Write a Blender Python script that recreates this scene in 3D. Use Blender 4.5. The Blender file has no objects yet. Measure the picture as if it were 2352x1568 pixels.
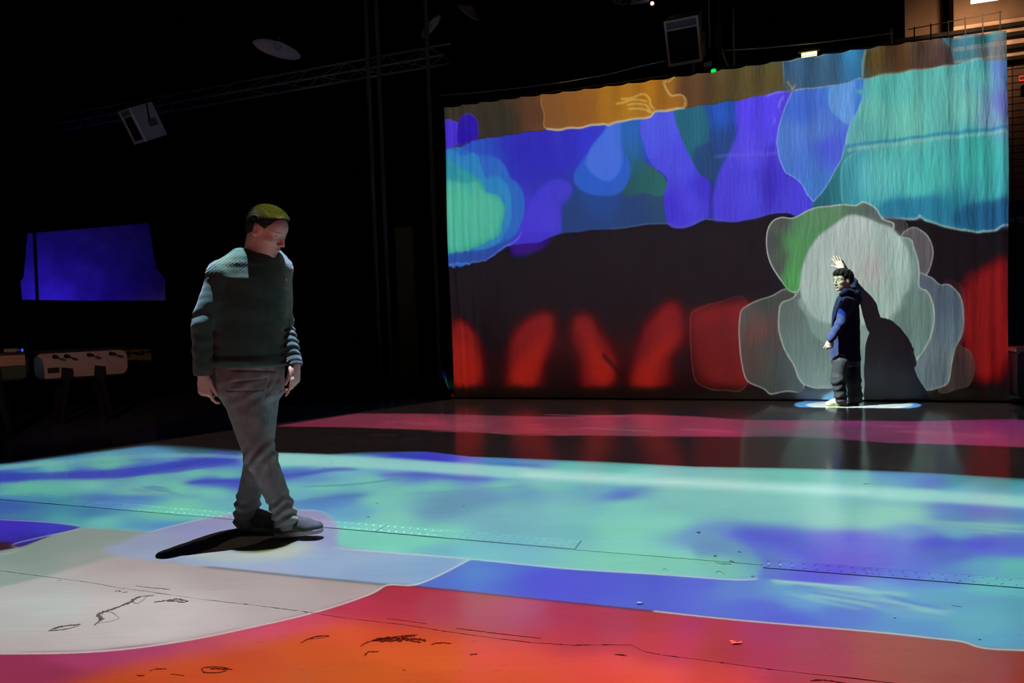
import bpy, bmesh, math, random
import numpy as np
from mathutils import Vector, Matrix
random.seed(4); rng = np.random.default_rng(4)
V = lambda *a: np.array(a, float)
SC = bpy.context.scene; COL = SC.collection

# ------------------------------------------------------------------ camera
CAMH, PITCH, ROLL, FPX = 1.15, .0387, .0339, 1568.0
c0 = V(0, 0, CAMH)
fw = V(0, math.cos(PITCH), -math.sin(PITCH))
_u = np.cross(V(1, 0, 0), fw)
rt = math.cos(ROLL)*V(1, 0, 0) - math.sin(ROLL)*_u
up = math.sin(ROLL)*V(1, 0, 0) + math.cos(ROLL)*_u
cd = bpy.data.cameras.new('camera'); cam = bpy.data.objects.new('camera', cd); COL.objects.link(cam)
cd.sensor_width = 36; cd.lens = 24.0; cd.clip_end = 200
cam.matrix_world = Matrix(((rt[0], up[0], -fw[0], c0[0]), (rt[1], up[1], -fw[1], c0[1]), (rt[2], up[2], -fw[2], c0[2]), (0, 0, 0, 1)))
SC.camera = cam
SC.view_settings.view_transform = 'Standard'; SC.view_settings.look = 'None'
SC.view_settings.exposure = 0; SC.view_settings.gamma = 1; SC.view_settings.use_curve_mapping = False
# ------------------------------------------------------------------ world: the hall is dark
w = bpy.data.worlds.new('dark hall'); SC.world = w; w.use_nodes = True
w.node_tree.nodes['Background'].inputs[0].default_value = (.6, .75, 1, 1)
w.node_tree.nodes['Background'].inputs[1].default_value = .0012

def ray(px, py):
    return fw + rt*(px-1176)/FPX - up*(py-784)/FPX
def atY(px, py, Y):
    r = ray(px, py); return c0 + r*Y/r[1]
def atZ(px, py, Z=0.):
    r = ray(px, py); return c0 + r*(Z-CAMH)/r[2]
WA = V(-.84706, 9.62871, 0); WD = V(.94777837, -.3189297, 0); WN = V(-.3189297, -.94777837, 0)
WW, WH = 6.662, 4.06
def onwall(px, py, off=0.):
    r = ray(px, py); t = ((WA+WN*off-c0) @ WN)/(r @ WN); return c0 + r*t
def wall_uv(P): return V((P-WA) @ WD, P[2])
def proj(P):
    d = P - c0; z = d @ fw
    return 1176 + FPX*(d @ rt)/z, 784 - FPX*(d @ up)/z
# ------------------------------------------------------------------ projected pictures (light of the projectors)
def s2l(c): return np.where(c <= .04045, c/12.92, ((np.maximum(c, 0)+.055)/1.055)**2.4)
def catmull(P, n=7, closed=True):
    P = np.asarray(P, float); N = len(P); out = []
    for i in range(N if closed else N-1):
        if closed: a, b, c, d = P[i-1], P[i], P[(i+1) % N], P[(i+2) % N]
        else: a, b, c, d = P[max(i-1, 0)], P[i], P[i+1], P[min(i+2, N-1)]
        for k in range(n):
            t = k/n
            out.append(.5*(2*b+(c-a)*t+(2*a-5*b+4*c-d)*t*t+(3*b-a-3*c+d)*t**3))
    if not closed: out.append(P[-1])
    return np.array(out)
def blur(m, r):
    r = int(round(r))
    if r < 1: return m
    for ax in (0, 1):
        for _ in range(3):
            pad = [(0, 0), (0, 0)]; pad[ax] = (r+1, r)
            c = np.cumsum(np.pad(m, pad, mode='edge'), axis=ax, dtype=np.float64)
            n = m.shape[ax]
            m = ((np.take(c, np.arange(2*r+1, n+2*r+1), ax) - np.take(c, np.arange(0, n), ax))/(2*r+1)).astype(np.float32)
    return m
class Canvas:
    """a projector's picture, laid out in metres on the surface it falls on"""
    def __init__(s, u0, v0, u1, v1, ppm, fmap, base, fwd):
        s.u0, s.v0, s.u1, s.v1, s.ppm, s.fmap = u0, v0, u1, v1, ppm, fmap
        s.W, s.H = int((u1-u0)*ppm), int((v1-v0)*ppm)
        s.im = np.empty((s.H, s.W, 3), np.float32); s.im[:] = np.array(base)/255.
        s.fwd = fwd
    def pts(s, P, fmap=None):
        return np.array([((fmap or s.fmap)(*p)-V(s.u0, s.v0))*s.ppm for p in P])
    def region(s, Q, pad):
        x0, y0 = np.floor(Q.min(0)).astype(int)-pad; x1, y1 = np.ceil(Q.max(0)).astype(int)+pad+1
        return max(x0, 0), max(y0, 0), min(x1, s.W), min(y1, s.H)
    def mask(s, Q, soft):
        if soft > 1.6: soft *= s.ppm/s.ref
        x0, y0, x1, y1 = s.region(Q, int(soft*3)+3)
        if x1 <= x0 or y1 <= y0: return None
        xs = np.arange(x0, x1)+.5; m = np.zeros((y1-y0, x1-x0), bool)
        for a, b in zip(Q, np.roll(Q, -1, 0)):
            lo, hi = min(a[1], b[1]), max(a[1], b[1])
            r0 = max(int(math.ceil(lo-.5)), y0); r1 = min(int(math.ceil(hi-.5)), y1)
            if r1 <= r0: continue
            yy = np.arange(r0, r1)+.5
            xi = a[0]+(yy-a[1])*(b[0]-a[0])/(b[1]-a[1])
            m[r0-y0:r1-y0] ^= xs[None, :] < xi[:, None]
        return (x0, y0, x1, y1), blur(m.astype(np.float32), soft)
    def poly(s, P, col, soft=1, a=1., line=None, smooth=True, fmap=None, keep=None):
        if smooth: P = catmull(P)
        Q = s.pts(P, fmap); r = s.mask(Q, soft)
        if r is None: return
        (x0, y0, x1, y1), m = r
        if keep is not None: m = m*keep[y0:y1, x0:x1]
        if col is not None:
            if isinstance(col, list): c = s.grad(col, x0, y0, x1, y1)
            else: c = np.array(col, np.float32)/255.
            t = s.im[y0:y1, x0:x1]; s.im[y0:y1, x0:x1] = t+(c-t)*(m*a)[..., None]
        if line:
            (lx0, ly0, lx1, ly1), lm = s.mask(Q, line[1])
            al = np.exp(-((lm-.5)/.24)**2)*(line[2] if len(line) > 2 else .8)
            if keep is not None: al = al*keep[ly0:ly1, lx0:lx1]
            t = s.im[ly0:ly1, lx0:lx1]
            s.im[ly0:ly1, lx0:lx1] = t+(np.array(line[0], np.float32)/255.-t)*al[..., None]
    def stroke(s, P, w, col, soft=1, a=1., w1=None, fmap=None):
        P = catmull(P, 6, False); n = len(P)
        T = np.gradient(P, axis=0); T /= np.linalg.norm(T, axis=1)[:, None]+1e-9
        N = np.stack([-T[:, 1], T[:, 0]], 1); ws = np.linspace(w, w1 if w1 is not None else w, n)[:, None]*.5
        s.poly(np.concatenate([P+N*ws, (P-N*ws)[::-1]]), col, soft, a, smooth=False, fmap=fmap)
    def grad(s, ctrl, x0, y0, x1, y1, st=4):
        xs = np.arange(x0, x1+st, st); ys = np.arange(y0, y1+st, st)
        X, Y = np.meshgrid(xs/s.ppm+s.u0, ys/s.ppm+s.v0)
        PX, PY = s.fwd(X, Y)
        A = np.zeros(X.shape+(3,)); Wt = np.zeros(X.shape)
        for px, py, c in ctrl:
            d = ((PX-px)/s.aniso)**2+(PY-py)**2
            k = 1/(d+s.soften)**s.power
            A += k[..., None]*np.array(c); Wt += k
        A = A/Wt[..., None]/255.
        A = np.repeat(np.repeat(A, st, 0), st, 1)[:y1-y0, :x1-x0].astype(np.float32)
        return np.stack([blur(A[..., i], st) for i in range(3)], -1)
    aniso = 1.; soften = 40.; ambient = 0.; ref = 230.; power = 1.7; fade = None
    def image(s, name):
        im = bpy.data.images.new(name, s.W, s.H, float_buffer=True); im.colorspace_settings.name = 'Linear Rec.709'
        a = np.ones((s.H, s.W, 4), np.float32); a[..., :3] = np.maximum(s2l(s.im)-s.ambient, 0)
        if s.fade is not None: a[..., :3] *= s.fade[..., None]
        im.pixels.foreach_set(a.ravel()); im.update(); im.pack(); return im

def projector(name, pos, X, Yv, cv, dist, cu, cvv, albedo, gain=1., size=.003):
    """a spot lamp that throws a picture: its own direction is looked up in the picture (a gobo)"""
    L = bpy.data.lights.new(name, 'SPOT'); L.spot_size = 3.08; L.spot_blend = 0; L.energy = 1; L.shadow_soft_size = size
    o = bpy.data.objects.new(name, L); COL.objects.link(o)
    Z = np.cross(X, Yv)
    o.matrix_world = Matrix(((X[0], Yv[0], Z[0], pos[0]), (X[1], Yv[1], Z[1], pos[1]), (X[2], Yv[2], Z[2], pos[2]), (0, 0, 0, 1)))
    L.use_nodes = True; nt = L.node_tree; N = nt.nodes; K = nt.links
    tc = N.new('ShaderNodeTexCoord'); sx = N.new('ShaderNodeSeparateXYZ'); K.new(tc.outputs['Normal'], sx.inputs[0])
    def ma(op, a, b=None):
        n = N.new('ShaderNodeMath'); n.operation = op
        for i, v in enumerate((a, b)):
            if v is None: continue
            if isinstance(v, (int, float)): n.inputs[i].default_value = v
            else: K.new(v, n.inputs[i])
        return n.outputs[0]
    nz = ma('ABSOLUTE', sx.outputs[2])
    sw, sh = cv.u1-cv.u0, cv.v1-cv.v0
    U = ma('ADD', ma('MULTIPLY', ma('DIVIDE', sx.outputs[0], nz), dist/sw), (cu-cv.u0)/sw)
    W_ = ma('ADD', ma('MULTIPLY', ma('DIVIDE', sx.outputs[1], nz), dist/sh), (cvv-cv.v0)/sh)
    cx = N.new('ShaderNodeCombineXYZ'); K.new(U, cx.inputs[0]); K.new(W_, cx.inputs[1])
    ti = N.new('ShaderNodeTexImage'); ti.image = cv.image(name); ti.extension = 'CLIP'; K.new(cx.outputs[0], ti.inputs[0])
    st = ma('MULTIPLY', ma('POWER', nz, -3.), dist*dist*4*math.pi**2/albedo*gain)
    em = N['Emission']; K.new(ti.outputs[0], em.inputs[0]); K.new(st, em.inputs[1])
    return o

SCREEN_ALB, FLOOR_ALB = .32, .2
# ---- picture on the cloth screen
WP = V(-0.458, 6.679, 6.115)          # wall projector
def f_wall(px, py): return wall_uv(onwall(px, py))
def f_spill(px, py):                                           # a spot on the floor, seen along the wall projector's beam
    F = atZ(px, py); t = ((WA-WP) @ WN)/((F-WP) @ WN); return wall_uv(WP+(F-WP)*t)
def fwd_wall(U, Vv):
    P = WA[None, None]+U[..., None]*WD+Vv[..., None]*V(0, 0, 1); return proj(P)
CW = Canvas(-.02, -1.6, WW+.02, WH+.08, 300, f_wall, (0, 0, 0), fwd_wall); CW.ambient = .006; CW.ref = 300.
LN = (175, 180, 180)
def paint_wall(c):
    Z1 = lambda L: [(1000+x/3.136, 60+y/3.136) for x, y in L]
    Z2 = lambda L: [(1680+x/3.135, 40+y/3.135) for x, y in L]
    Z3 = lambda L: [(1000+x/3.36, 500+y/3.36) for x, y in L]
    ZB = lambda L: [(1560+x/3.0545, 450+y/3.0545) for x, y in L]
    Z7 = lambda L: [(1430+x/5.004, 300+y/5.004) for x, y in L]
    # red glow on the lower half
    R = (148, 30, 28)
    for P, a in ((Z3([(130, 830), (230, 800), (330, 930), (370, 1100), (360, 1290), (140, 1310)]), .95),
                 (Z3([(560, 1310), (560, 1080), (600, 900), (760, 740), (900, 740), (930, 860), (900, 1000), (840, 1150), (800, 1310)]), .95),
                 (Z3([(1060, 780), (1180, 740), (1290, 900), (1400, 1080), (1400, 1240), (1330, 1320), (1130, 1310), (1110, 1100), (1060, 940)]), .95),
                 (Z3([(1500, 1320), (1540, 1050), (1640, 800), (1800, 640), (1900, 700), (1920, 950), (1830, 1060), (1790, 1310)]), .95),
                 (Z3([(1960, 760), (2060, 690), (2352, 640), (2520, 700), (2600, 1000), (2520, 1260), (2200, 1290), (2040, 1200)]), .85),
                 ([(2215, 640), (2260, 610), (2325, 600), (2325, 800), (2290, 880), (2230, 860), (2200, 740)], .8)):
        c.poly(P, R, 16, a)
    c.poly(Z3([(140, 900), (500, 1000), (1000, 900), (1500, 950), (1900, 850), (2400, 800), (2400, 1310), (140, 1310)]), (70, 22, 20), 20, .45)
    c.poly(Z3([(600, 720), (1000, 640), (1500, 700), (1900, 560), (1940, 900), (1500, 1100), (600, 1000)]), (90, 22, 26), 26, .28)
    for P in (Z3([(600, 1280), (620, 1120), (760, 960), (860, 900), (830, 1080), (740, 1280)]), Z3([(1160, 900), (1230, 950), (1360, 1120), (1380, 1230), (1280, 1300), (1190, 1200)]),
              Z3([(1540, 1300), (1580, 1130), (1740, 930), (1860, 860), (1850, 980), (1730, 1120), (1700, 1300)]), Z3([(150, 950), (260, 960), (340, 1150), (300, 1280), (150, 1280)])):
        c.poly(P, (172, 36, 24), 14, .6)
    c.poly([(1040, 888), (2325, 890), (2325, 930), (1040, 930)], (24, 22, 17), 7, .9, smooth=False)
    c.stroke(Z3([(1290, 1050), (1400, 1180), (1500, 1330)]), 9, (40, 20, 18), 3, .8)
    # blue field
    low = [(1030, 608), (1089, 603), (1125, 591), (1155, 570), (1180, 562), (1240, 556), (1262, 546), (1286, 536), (1400, 526), (1524, 513), (1556, 520), (1595, 512), (1620, 504), (1680, 508), (1730, 502), (1770, 490), (1806, 488),
           (1840, 500), (1930, 500), (2018, 501), (2100, 502), (2111, 494.5), (2127, 507), (2174, 521.7), (2222, 529.6), (2270, 531), (2292, 525), (2322, 514)]
    topb = [(2322, 131), (2270, 137), (2254, 132), (2178, 150), (2031, 171), (1986, 180), (1973, 180), (1951, 190), (1903, 196), (1823, 206), (1776, 212), (1700, 229), (1571, 248), (1507, 256), (1491, 269), (1424, 278), (1399, 287), (1386, 283),
            (1328, 294), (1255, 298), (1185, 307), (1096, 320), (1060, 335), (1018, 345)]
    c.poly(Z3([(590, 170), (860, 100), (880, 200), (760, 270), (600, 300)]), (62, 20, 150), 9, .8)
    c.poly(low+topb, [(1060, 380, (42, 82, 190)), (1240, 340, (44, 40, 180)), (1300, 330, (46, 44, 185)), (1360, 330, (48, 52, 200)), (1220, 520, (62, 50, 198)), (1330, 480, (38, 62, 128)), (1450, 300, (40, 88, 190)), (1460, 480, (32, 62, 112)),
                      (1660, 260, (36, 82, 180)), (1660, 330, (36, 68, 130)), (1620, 380, (36, 66, 118)), (1760, 300, (74, 62, 220)), (1750, 450, (68, 62, 210)), (1900, 470, (36, 108, 118)), (2000, 300, (100, 185, 170))], 1, smooth=False)
    # left knobs and teal eddy
    c.poly(Z1([(60, 860), (200, 880), (290, 925), (420, 940), (500, 1000), (540, 1090), (600, 1140), (640, 1240), (630, 1400), (560, 1520), (400, 1640), (60, 1690)]), (42, 100, 190), 2)
    c.poly(Z1([(60, 930), (200, 935), (290, 920), (330, 1010), (360, 1090), (430, 1080), (500, 1120), (540, 1200), (545, 1380), (500, 1490), (400, 1590), (60, 1640)]), (44, 128, 190), 2)
    c.poly(Z1([(60, 1000), (150, 995), (230, 1050), (330, 1110), (370, 1190), (450, 1220), (500, 1310), (480, 1420), (420, 1530), (60, 1610)]), [(1030, 390, (46, 140, 160)), (1080, 410, (46, 150, 155)), (1040, 470, (66, 175, 145)), (1090, 480, (72, 172, 150)), (1140, 470, (60, 165, 150)), (1080, 550, (60, 165, 145))], 1.3)
    c.poly(Z1([(60, 1140), (210, 1135), (300, 1120), (350, 1200), (440, 1240), (470, 1320), (450, 1440), (370, 1530), (60, 1590)]), (84, 190, 158), 4, .6)
    c.poly(Z3([(95, 290), (400, 235), (560, 165), (600, 160), (520, 240), (420, 305), (300, 345), (95, 366)]), (42, 74, 158), 4, .95)
    c.stroke([(1030, 608), (1089, 603), (1125, 591), (1155, 570), (1185, 552), (1200, 530)], 2.2, (110, 135, 215), 2, .9)
    # navy trough, pears and legs
    c.poly(Z1([(1000, 1130), (950, 1260), (915, 1330), (905, 1490), (1300, 1455), (1655, 1420), (1660, 1160), (1300, 1100)]), [(1310, 500, (34, 62, 118)), (1380, 450, (32, 70, 140)), (1460, 480, (34, 62, 112)), (1510, 470, (38, 72, 108))], 1, smooth=False)
    c.poly(Z1([(1310, 700), (1420, 690), (1480, 860), (1500, 970), (1600, 1040), (1665, 1120), (1655, 1200), (1610, 1228), (1500, 1205), (1350, 1200), (1350, 900)]), [(1450, 300, (40, 92, 165)), (1440, 380, (36, 88, 110)), (1490, 420, (38, 92, 92)), (1515, 430, (40, 100, 100)), (1450, 430, (34, 84, 90))], 1.3)
    c.poly(Z1([(1210, 770), (1090, 920), (1000, 1060), (1010, 1140), (1080, 1200), (1200, 1222), (1330, 1195), (1390, 1110), (1405, 1010), (1360, 900), (1330, 740)]), (40, 90, 196), 2)
    c.poly(Z1([(1250, 710), (1150, 840), (1085, 970), (1110, 1045), (1200, 1110), (1290, 1090), (1345, 990), (1335, 850), (1340, 700)]), (66, 108, 216), 3)
    c.poly(Z1([(1330, 690), (1480, 670), (1470, 800), (1480, 950), (1390, 960), (1340, 830)]), (38, 98, 180), 9, .6)
    c.poly(Z1([(1700, 600), (1930, 575), (1975, 780), (1940, 860), (1870, 900), (1860, 1000), (1770, 880), (1730, 740)]), (36, 98, 122), 3)
    c.poly(Z1([(1860, 900), (1975, 860), (2040, 1000), (1990, 1130), (1900, 1080)]), (34, 70, 116), 5)
    c.poly(Z1([(1480, 680), (1690, 605), (1740, 720), (1800, 870), (1900, 1060), (1960, 1100), (1990, 1190), (1985, 1320), (1950, 1385), (1850, 1440), (1700, 1450), (1655, 1350), (1645, 1230), (1670, 1120), (1640, 1060), (1560, 1000), (1510, 880)]),
           [(1510, 290, (76, 86, 225)), (1560, 380, (74, 76, 222)), (1590, 470, (72, 66, 215)), (1540, 490, (62, 50, 205)), (1625, 440, (62, 50, 205)), (1560, 510, (66, 56, 210))], 1.3)
    c.poly(Z1([(905, 1300), (960, 1240), (985, 1150), (880, 1100), (740, 1180), (640, 1380), (600, 1480), (760, 1490), (900, 1470)]), (68, 58, 212), 5, .8)
    c.poly([(1692, 228), (1760, 210), (1830, 202), (1870, 300), (1880, 460), (1850, 500), (1806, 489), (1770, 491), (1730, 503), (1680, 509), (1640, 505), (1637, 455), (1646, 412), (1658, 380), (1678, 346), (1692, 300)],
           [(1740, 260, (84, 68, 235)), (1720, 350, (84, 74, 228)), (1680, 430, (72, 64, 214)), (1720, 440, (76, 72, 222)), (1770, 430, (62, 50, 195)), (1830, 450, (72, 66, 220)), (1660, 490, (72, 62, 215)), (1810, 300, (80, 66, 225))], 4)
    c.stroke([(1640, 420), (1632, 460), (1634, 506)], 10, (42, 34, 140), 5, .6)
    c.stroke([(1775, 330), (1770, 420), (1768, 490)], 22, (52, 40, 172), 9, .55)
    c.stroke(Z2([(380, 570), (350, 620), (340, 660)]), 4, (130, 130, 235), 2, .8); c.stroke(Z2([(320, 730), (300, 770)]), 3, (120, 120, 235), 2, .8)
    c.stroke(Z2([(430, 530), (330, 545), (240, 560)]), 3, (150, 150, 240), 2, .7)
    # teal block on the right
    c.poly(Z2([(950, 440), (1100, 405), (1560, 345), (1800, 285), (1850, 305), (2060, 280), (2060, 1480), (1920, 1520), (1850, 1542), (1700, 1537), (1550, 1510), (1400, 1465), (1345, 1425), (1330, 1447), (1060, 1450), (560, 1450), (590, 1340), (690, 1200), (770, 1080), (820, 900), (850, 780), (900, 690), (945, 590)]),
           [(2000, 240, (102, 186, 172)), (2030, 210, (84, 178, 170)), (2080, 280, (106, 188, 172)), (2150, 200, (88, 180, 170)), (2250, 170, (84, 178, 172)), (2220, 250, (104, 184, 172)), (2290, 160, (92, 130, 190)), (2305, 240, (104, 116, 190)), (2270, 270, (110, 150, 180)),
            (1960, 310, (92, 168, 168)), (1920, 410, (44, 116, 126)), (1890, 460, (38, 104, 118)), (2050, 390, (84, 182, 176)), (2140, 400, (74, 178, 170)), (2250, 370, (60, 168, 160)), (2240, 330, (60, 165, 158)), (2000, 470, (66, 165, 178)), (2060, 490, (50, 140, 165)), (2130, 480, (46, 140, 150)), (2200, 490, (38, 120, 140)), (2290, 490, (34, 104, 138)), (2280, 440, (60, 158, 160)), (2100, 440, (80, 186, 180))], 1, smooth=False)
    c.poly(Z2([(815, 915), (930, 950), (890, 1100), (930, 1345), (560, 1420), (590, 1340), (690, 1200), (770, 1080)]), [(1950, 345, (62, 140, 146)), (1910, 440, (40, 108, 120)), (1880, 475, (34, 96, 112)), (1960, 440, (50, 130, 140))], 2, .9, smooth=False)
    c.poly(Z2([(800, 1060), (870, 990), (1000, 960), (1000, 1340), (820, 1345), (790, 1200)]), (70, 160, 176), 4, .6, line=((110, 190, 200), 2, .7))
    c.poly(Z2([(940, 1050), (1100, 1000), (1200, 1100), (1150, 1280), (1000, 1310), (930, 1200)]), (96, 192, 190), 12, .7)
    c.poly(Z2([(1080, 1340), (1200, 1300), (1450, 1290), (1560, 1320), (1560, 1500), (1400, 1450), (1100, 1440)]), (40, 118, 152), 7, .85)
    c.poly(Z2([(1600, 1420), (1680, 1350), (1850, 1320), (2040, 1300), (2040, 1500), (1850, 1530), (1620, 1500)]), (30, 84, 124), 7, .9)
    c.stroke(Z2([(830, 925), (1000, 905), (1300, 865), (1700, 820), (2030, 785)]), 6, (44, 124, 166), 2, .65, w1=7)  # these streaks: light through the cloth from behind, drawn into the picture
    c.stroke(Z2([(830, 955), (1000, 935), (1300, 895), (1700, 850), (2030, 815)]), 7, (140, 184, 180), 2.4, .55)
    c.stroke(Z2([(-120, 1000), (300, 975), (830, 935)]), 6, (110, 112, 220), 3, .45)
    # leaf with an outline
    c.poly(Z2([(440, 530), (390, 640), (340, 800), (325, 900), (345, 1020), (390, 1120), (450, 1150), (500, 1190), (550, 1280), (592, 1330), (640, 1270), (720, 1140), (790, 1020), (830, 850), (850, 780), (905, 690), (945, 590), (955, 440), (900, 445), (840, 470), (700, 490), (560, 510)]),
           [(1840, 260, (62, 104, 208)), (1820, 310, (80, 124, 206)), (1880, 300, (82, 122, 205)), (1900, 340, (74, 92, 215)), (1850, 380, (72, 116, 205)), (1870, 430, (66, 122, 205)), (1960, 220, (70, 130, 215))], 1, line=((140, 170, 225), 2, .9), smooth=False)
    c.poly(Z2([(720, 488), (702, 600), (730, 680), (830, 765), (870, 740), (882, 650), (872, 560), (880, 460)]), (98, 152, 218), 2, .9, line=((120, 170, 225), 2, .5))
    c.poly(Z2([(960, 450), (945, 520), (905, 520), (905, 550), (945, 560), (950, 620), (990, 560), (1000, 480)]), (92, 176, 186), 2, .9)
    # top band
    tb = [(1010, 240), (1300, 200), (1560, 165), (1800, 130), (2000, 95), (2330, 50)] + topb
    c.poly(tb, [(1030, 280, (50, 47, 30)), (1150, 280, (46, 44, 28)), (1235, 260, (84, 54, 30)), (1275, 265, (118, 74, 32)), (1300, 270, (128, 80, 28)), (1400, 240, (152, 98, 24)), (1470, 230, (160, 108, 30)), (1530, 220, (150, 98, 26)), (1560, 230, (88, 58, 34)), (1600, 210, (88, 60, 34)), (1640, 210, (76, 64, 30)),
                (1700, 190, (84, 74, 38)), (1780, 180, (84, 74, 34)), (1830, 170, (58, 92, 122)), (1900, 160, (56, 92, 120)), (1960, 140, (54, 118, 160)), (2000, 140, (84, 66, 26)), (2060, 130, (76, 54, 26)), (2130, 120, (80, 62, 52)), (2160, 130, (74, 54, 50)), (2210, 110, (64, 122, 136)), (2260, 90, (50, 118, 128)), (2300, 110, (108, 116, 118))], 1, smooth=False)
    c.poly(Z1([(800, 470), (1300, 380), (1640, 330), (1650, 420), (1700, 500), (1790, 500), (1790, 590), (1590, 620), (1540, 655), (1330, 685), (1030, 733), (805, 742), (785, 640)]), [(1265, 260, (124, 78, 34)), (1330, 250, (136, 84, 28)), (1400, 240, (158, 104, 24)), (1480, 220, (162, 104, 22)), (1540, 240, (150, 96, 30)), (1450, 260, (166, 112, 32))], 1, line=((190, 165, 100), 2, .6))
    c.stroke(Z1([(800, 744), (900, 738), (1030, 733), (1130, 715), (1210, 700), (1250, 712), (1330, 685), (1540, 655), (1590, 616), (1790, 592)]), 4, (196, 186, 165), 2, .9)
    for P in ([(1330, 520), (1420, 520), (1490, 485), (1540, 520), (1550, 570), (1580, 600)], [(1380, 570), (1500, 560), (1540, 600), (1560, 630)], [(1390, 600), (1500, 595), (1545, 625)], [(1300, 560), (1380, 540), (1470, 530), (1520, 540)]):
        c.stroke(Z1(P), 3.2, (214, 190, 105), 2, .75)
    c.stroke(Z1([(1740, 350), (1690, 390), (1640, 400), (1660, 450), (1700, 500), (1780, 500), (1795, 560), (1780, 595)]), 3, (205, 180, 120), 2, .7)
    c.poly(Z2([(375, 320), (380, 480), (400, 520), (460, 520), (700, 490), (850, 470), (920, 440), (945, 440), (965, 220), (700, 260)]), [(1830, 160, (54, 92, 124)), (1900, 170, (56, 90, 118)), (1965, 130, (50, 122, 168)), (1960, 170, (50, 112, 160))], 1, line=((170, 175, 150), 2, .55), smooth=False)
    c.poly(Z2([(1530, 140), (1580, 220), (1605, 325), (1800, 288), (1850, 305), (2040, 285), (2040, 50)]), [(2200, 100, (64, 120, 134)), (2250, 80, (46, 120, 130)), (2240, 120, (70, 122, 134)), (2300, 110, (112, 116, 116)), (2310, 80, (90, 125, 130))], 1, line=((150, 140, 130), 2, .5), smooth=False)
    c.poly(Z2([(1790, 290), (1830, 200), (1960, 150), (2050, 130), (2050, 300)]), (108, 110, 110), 3, .7)
    c.poly(Z2([(375, 440), (430, 450), (470, 500), (430, 540), (370, 520)]), (80, 84, 80), 4, .7); c.stroke(Z2([(400, 460), (430, 500), (440, 520), (460, 480)]), 3, (190, 190, 180), 2, .6)
    c.stroke(Z2([(955, 440), (985, 442), (1100, 407), (1560, 347), (1610, 325)]), 3, (165, 160, 140), 2, .7)
    c.stroke(Z2([(965, 225), (945, 330), (950, 430)]), 2.4, (170, 170, 120), 1, .7)
    c.stroke(low[8:14], 2.4, (96, 116, 140), 2, .7); c.stroke(low[13:17], 2.2, (110, 110, 180), 2, .5)
    c.stroke([(2018, 501), (2100, 502), (2111, 494.5), (2127, 507), (2174, 521.7), (2222, 529.6), (2270, 531), (2292, 525), (2320, 515)], 4, (190, 200, 190), 2, .8)
    c.poly([(1015, 282), (1047, 279), (1051, 300), (1050, 332), (1018, 338)], (68, 48, 205), 2, line=((90, 90, 200), 3, .5))
    c.poly([(1051, 285), (1060, 266), (1076, 263), (1092, 270), (1098, 290), (1096, 318), (1074, 328), (1050, 330)], (42, 22, 158), 2, line=((80, 60, 170), 3, .5))
    # pale figure made of lobes
    D = (150, 150, 148)
    c.poly(ZB([(80, 900), (110, 810), (260, 750), (470, 740), (480, 1300), (300, 1360), (180, 1340), (100, 1250)]), (120, 40, 38), 3, .25, line=((130, 80, 76), 2, .5))
    c.poly(ZB([(1870, 590), (1950, 610), (1990, 690), (1990, 1000), (1900, 1000), (1850, 700)]), (66, 40, 40), 4, .5, line=((90, 60, 58), 3, .4))
    c.poly(ZB([(1930, 1050), (1990, 1060), (2055, 1120), (2062, 1250), (2020, 1330), (1900, 1365), (1820, 1365), (1880, 1200)]), (66, 54, 50), 3, .8, line=((98, 84, 78), 2, .6))
    c.poly(ZB([(800, 665), (640, 705), (460, 780), (425, 850), (420, 1000), (440, 1180), (480, 1300), (590, 1350), (650, 1395), (760, 1360), (870, 1345), (900, 1000)]), [(1710, 720, (82, 76, 70)), (1760, 690, (62, 70, 64)), (1740, 760, (94, 66, 60)), (1770, 800, (70, 66, 60)), (1720, 830, (76, 62, 56)), (1800, 830, (64, 74, 68)), (1780, 890, (58, 66, 60))], 1, line=(D, 2.6, .95))
    c.poly(ZB([(860, 1345), (1000, 1390), (1340, 1400), (1700, 1365), (1740, 1410), (1500, 1440), (860, 1440)]), (44, 48, 44), 8, .9)
    c.poly(ZB([(1430, 160), (1560, 165), (1600, 215), (1570, 280), (1480, 260)]), (58, 58, 56), 3, line=((100, 100, 98), 2, .6))
    c.poly(ZB([(1540, 320), (1610, 225), (1670, 225), (1750, 290), (1787, 390), (1775, 470), (1745, 540), (1690, 575), (1600, 500)]), [(2070, 540, (92, 94, 96)), (2120, 560, (86, 82, 86)), (2130, 610, (84, 80, 84))], 1, line=(D, 2.6, .9))
    c.poly(ZB([(1650, 575), (1760, 570), (1830, 625), (1890, 620), (1960, 690), (1987, 800), (1980, 950), (1940, 1060), (1910, 1180), (1880, 1300), (1800, 1350), (1700, 1365), (1640, 1360), (1600, 1000)]), [(2120, 680, (78, 90, 102)), (2170, 700, (76, 92, 106)), (2180, 760, (86, 104, 114)), (2150, 850, (88, 104, 108)), (2130, 820, (96, 112, 116))], 1, line=(D, 2.6, .9))
    c.poly(ZB([(790, 668), (720, 600), (640, 470), (612, 350), (620, 240), (660, 175), (720, 150), (800, 155), (900, 105), (1000, 75), (1120, 62), (1240, 65), (1290, 45), (1380, 90), (1425, 160), (1500, 220), (1300, 500), (900, 640)]),
           [(1770, 560, (66, 72, 70)), (1780, 620, (70, 74, 72)), (1800, 510, (76, 82, 80)), (1805, 600, (74, 92, 76)), (1818, 560, (76, 138, 84)), (1830, 520, (82, 132, 90)), (1815, 640, (78, 150, 84)), (1870, 490, (86, 140, 92)), (1920, 485, (90, 132, 96)), (1960, 480, (86, 110, 94)), (1985, 485, (84, 98, 92)), (2010, 505, (92, 106, 102))], 1, line=((190, 194, 186), 2.8, .95))
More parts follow.
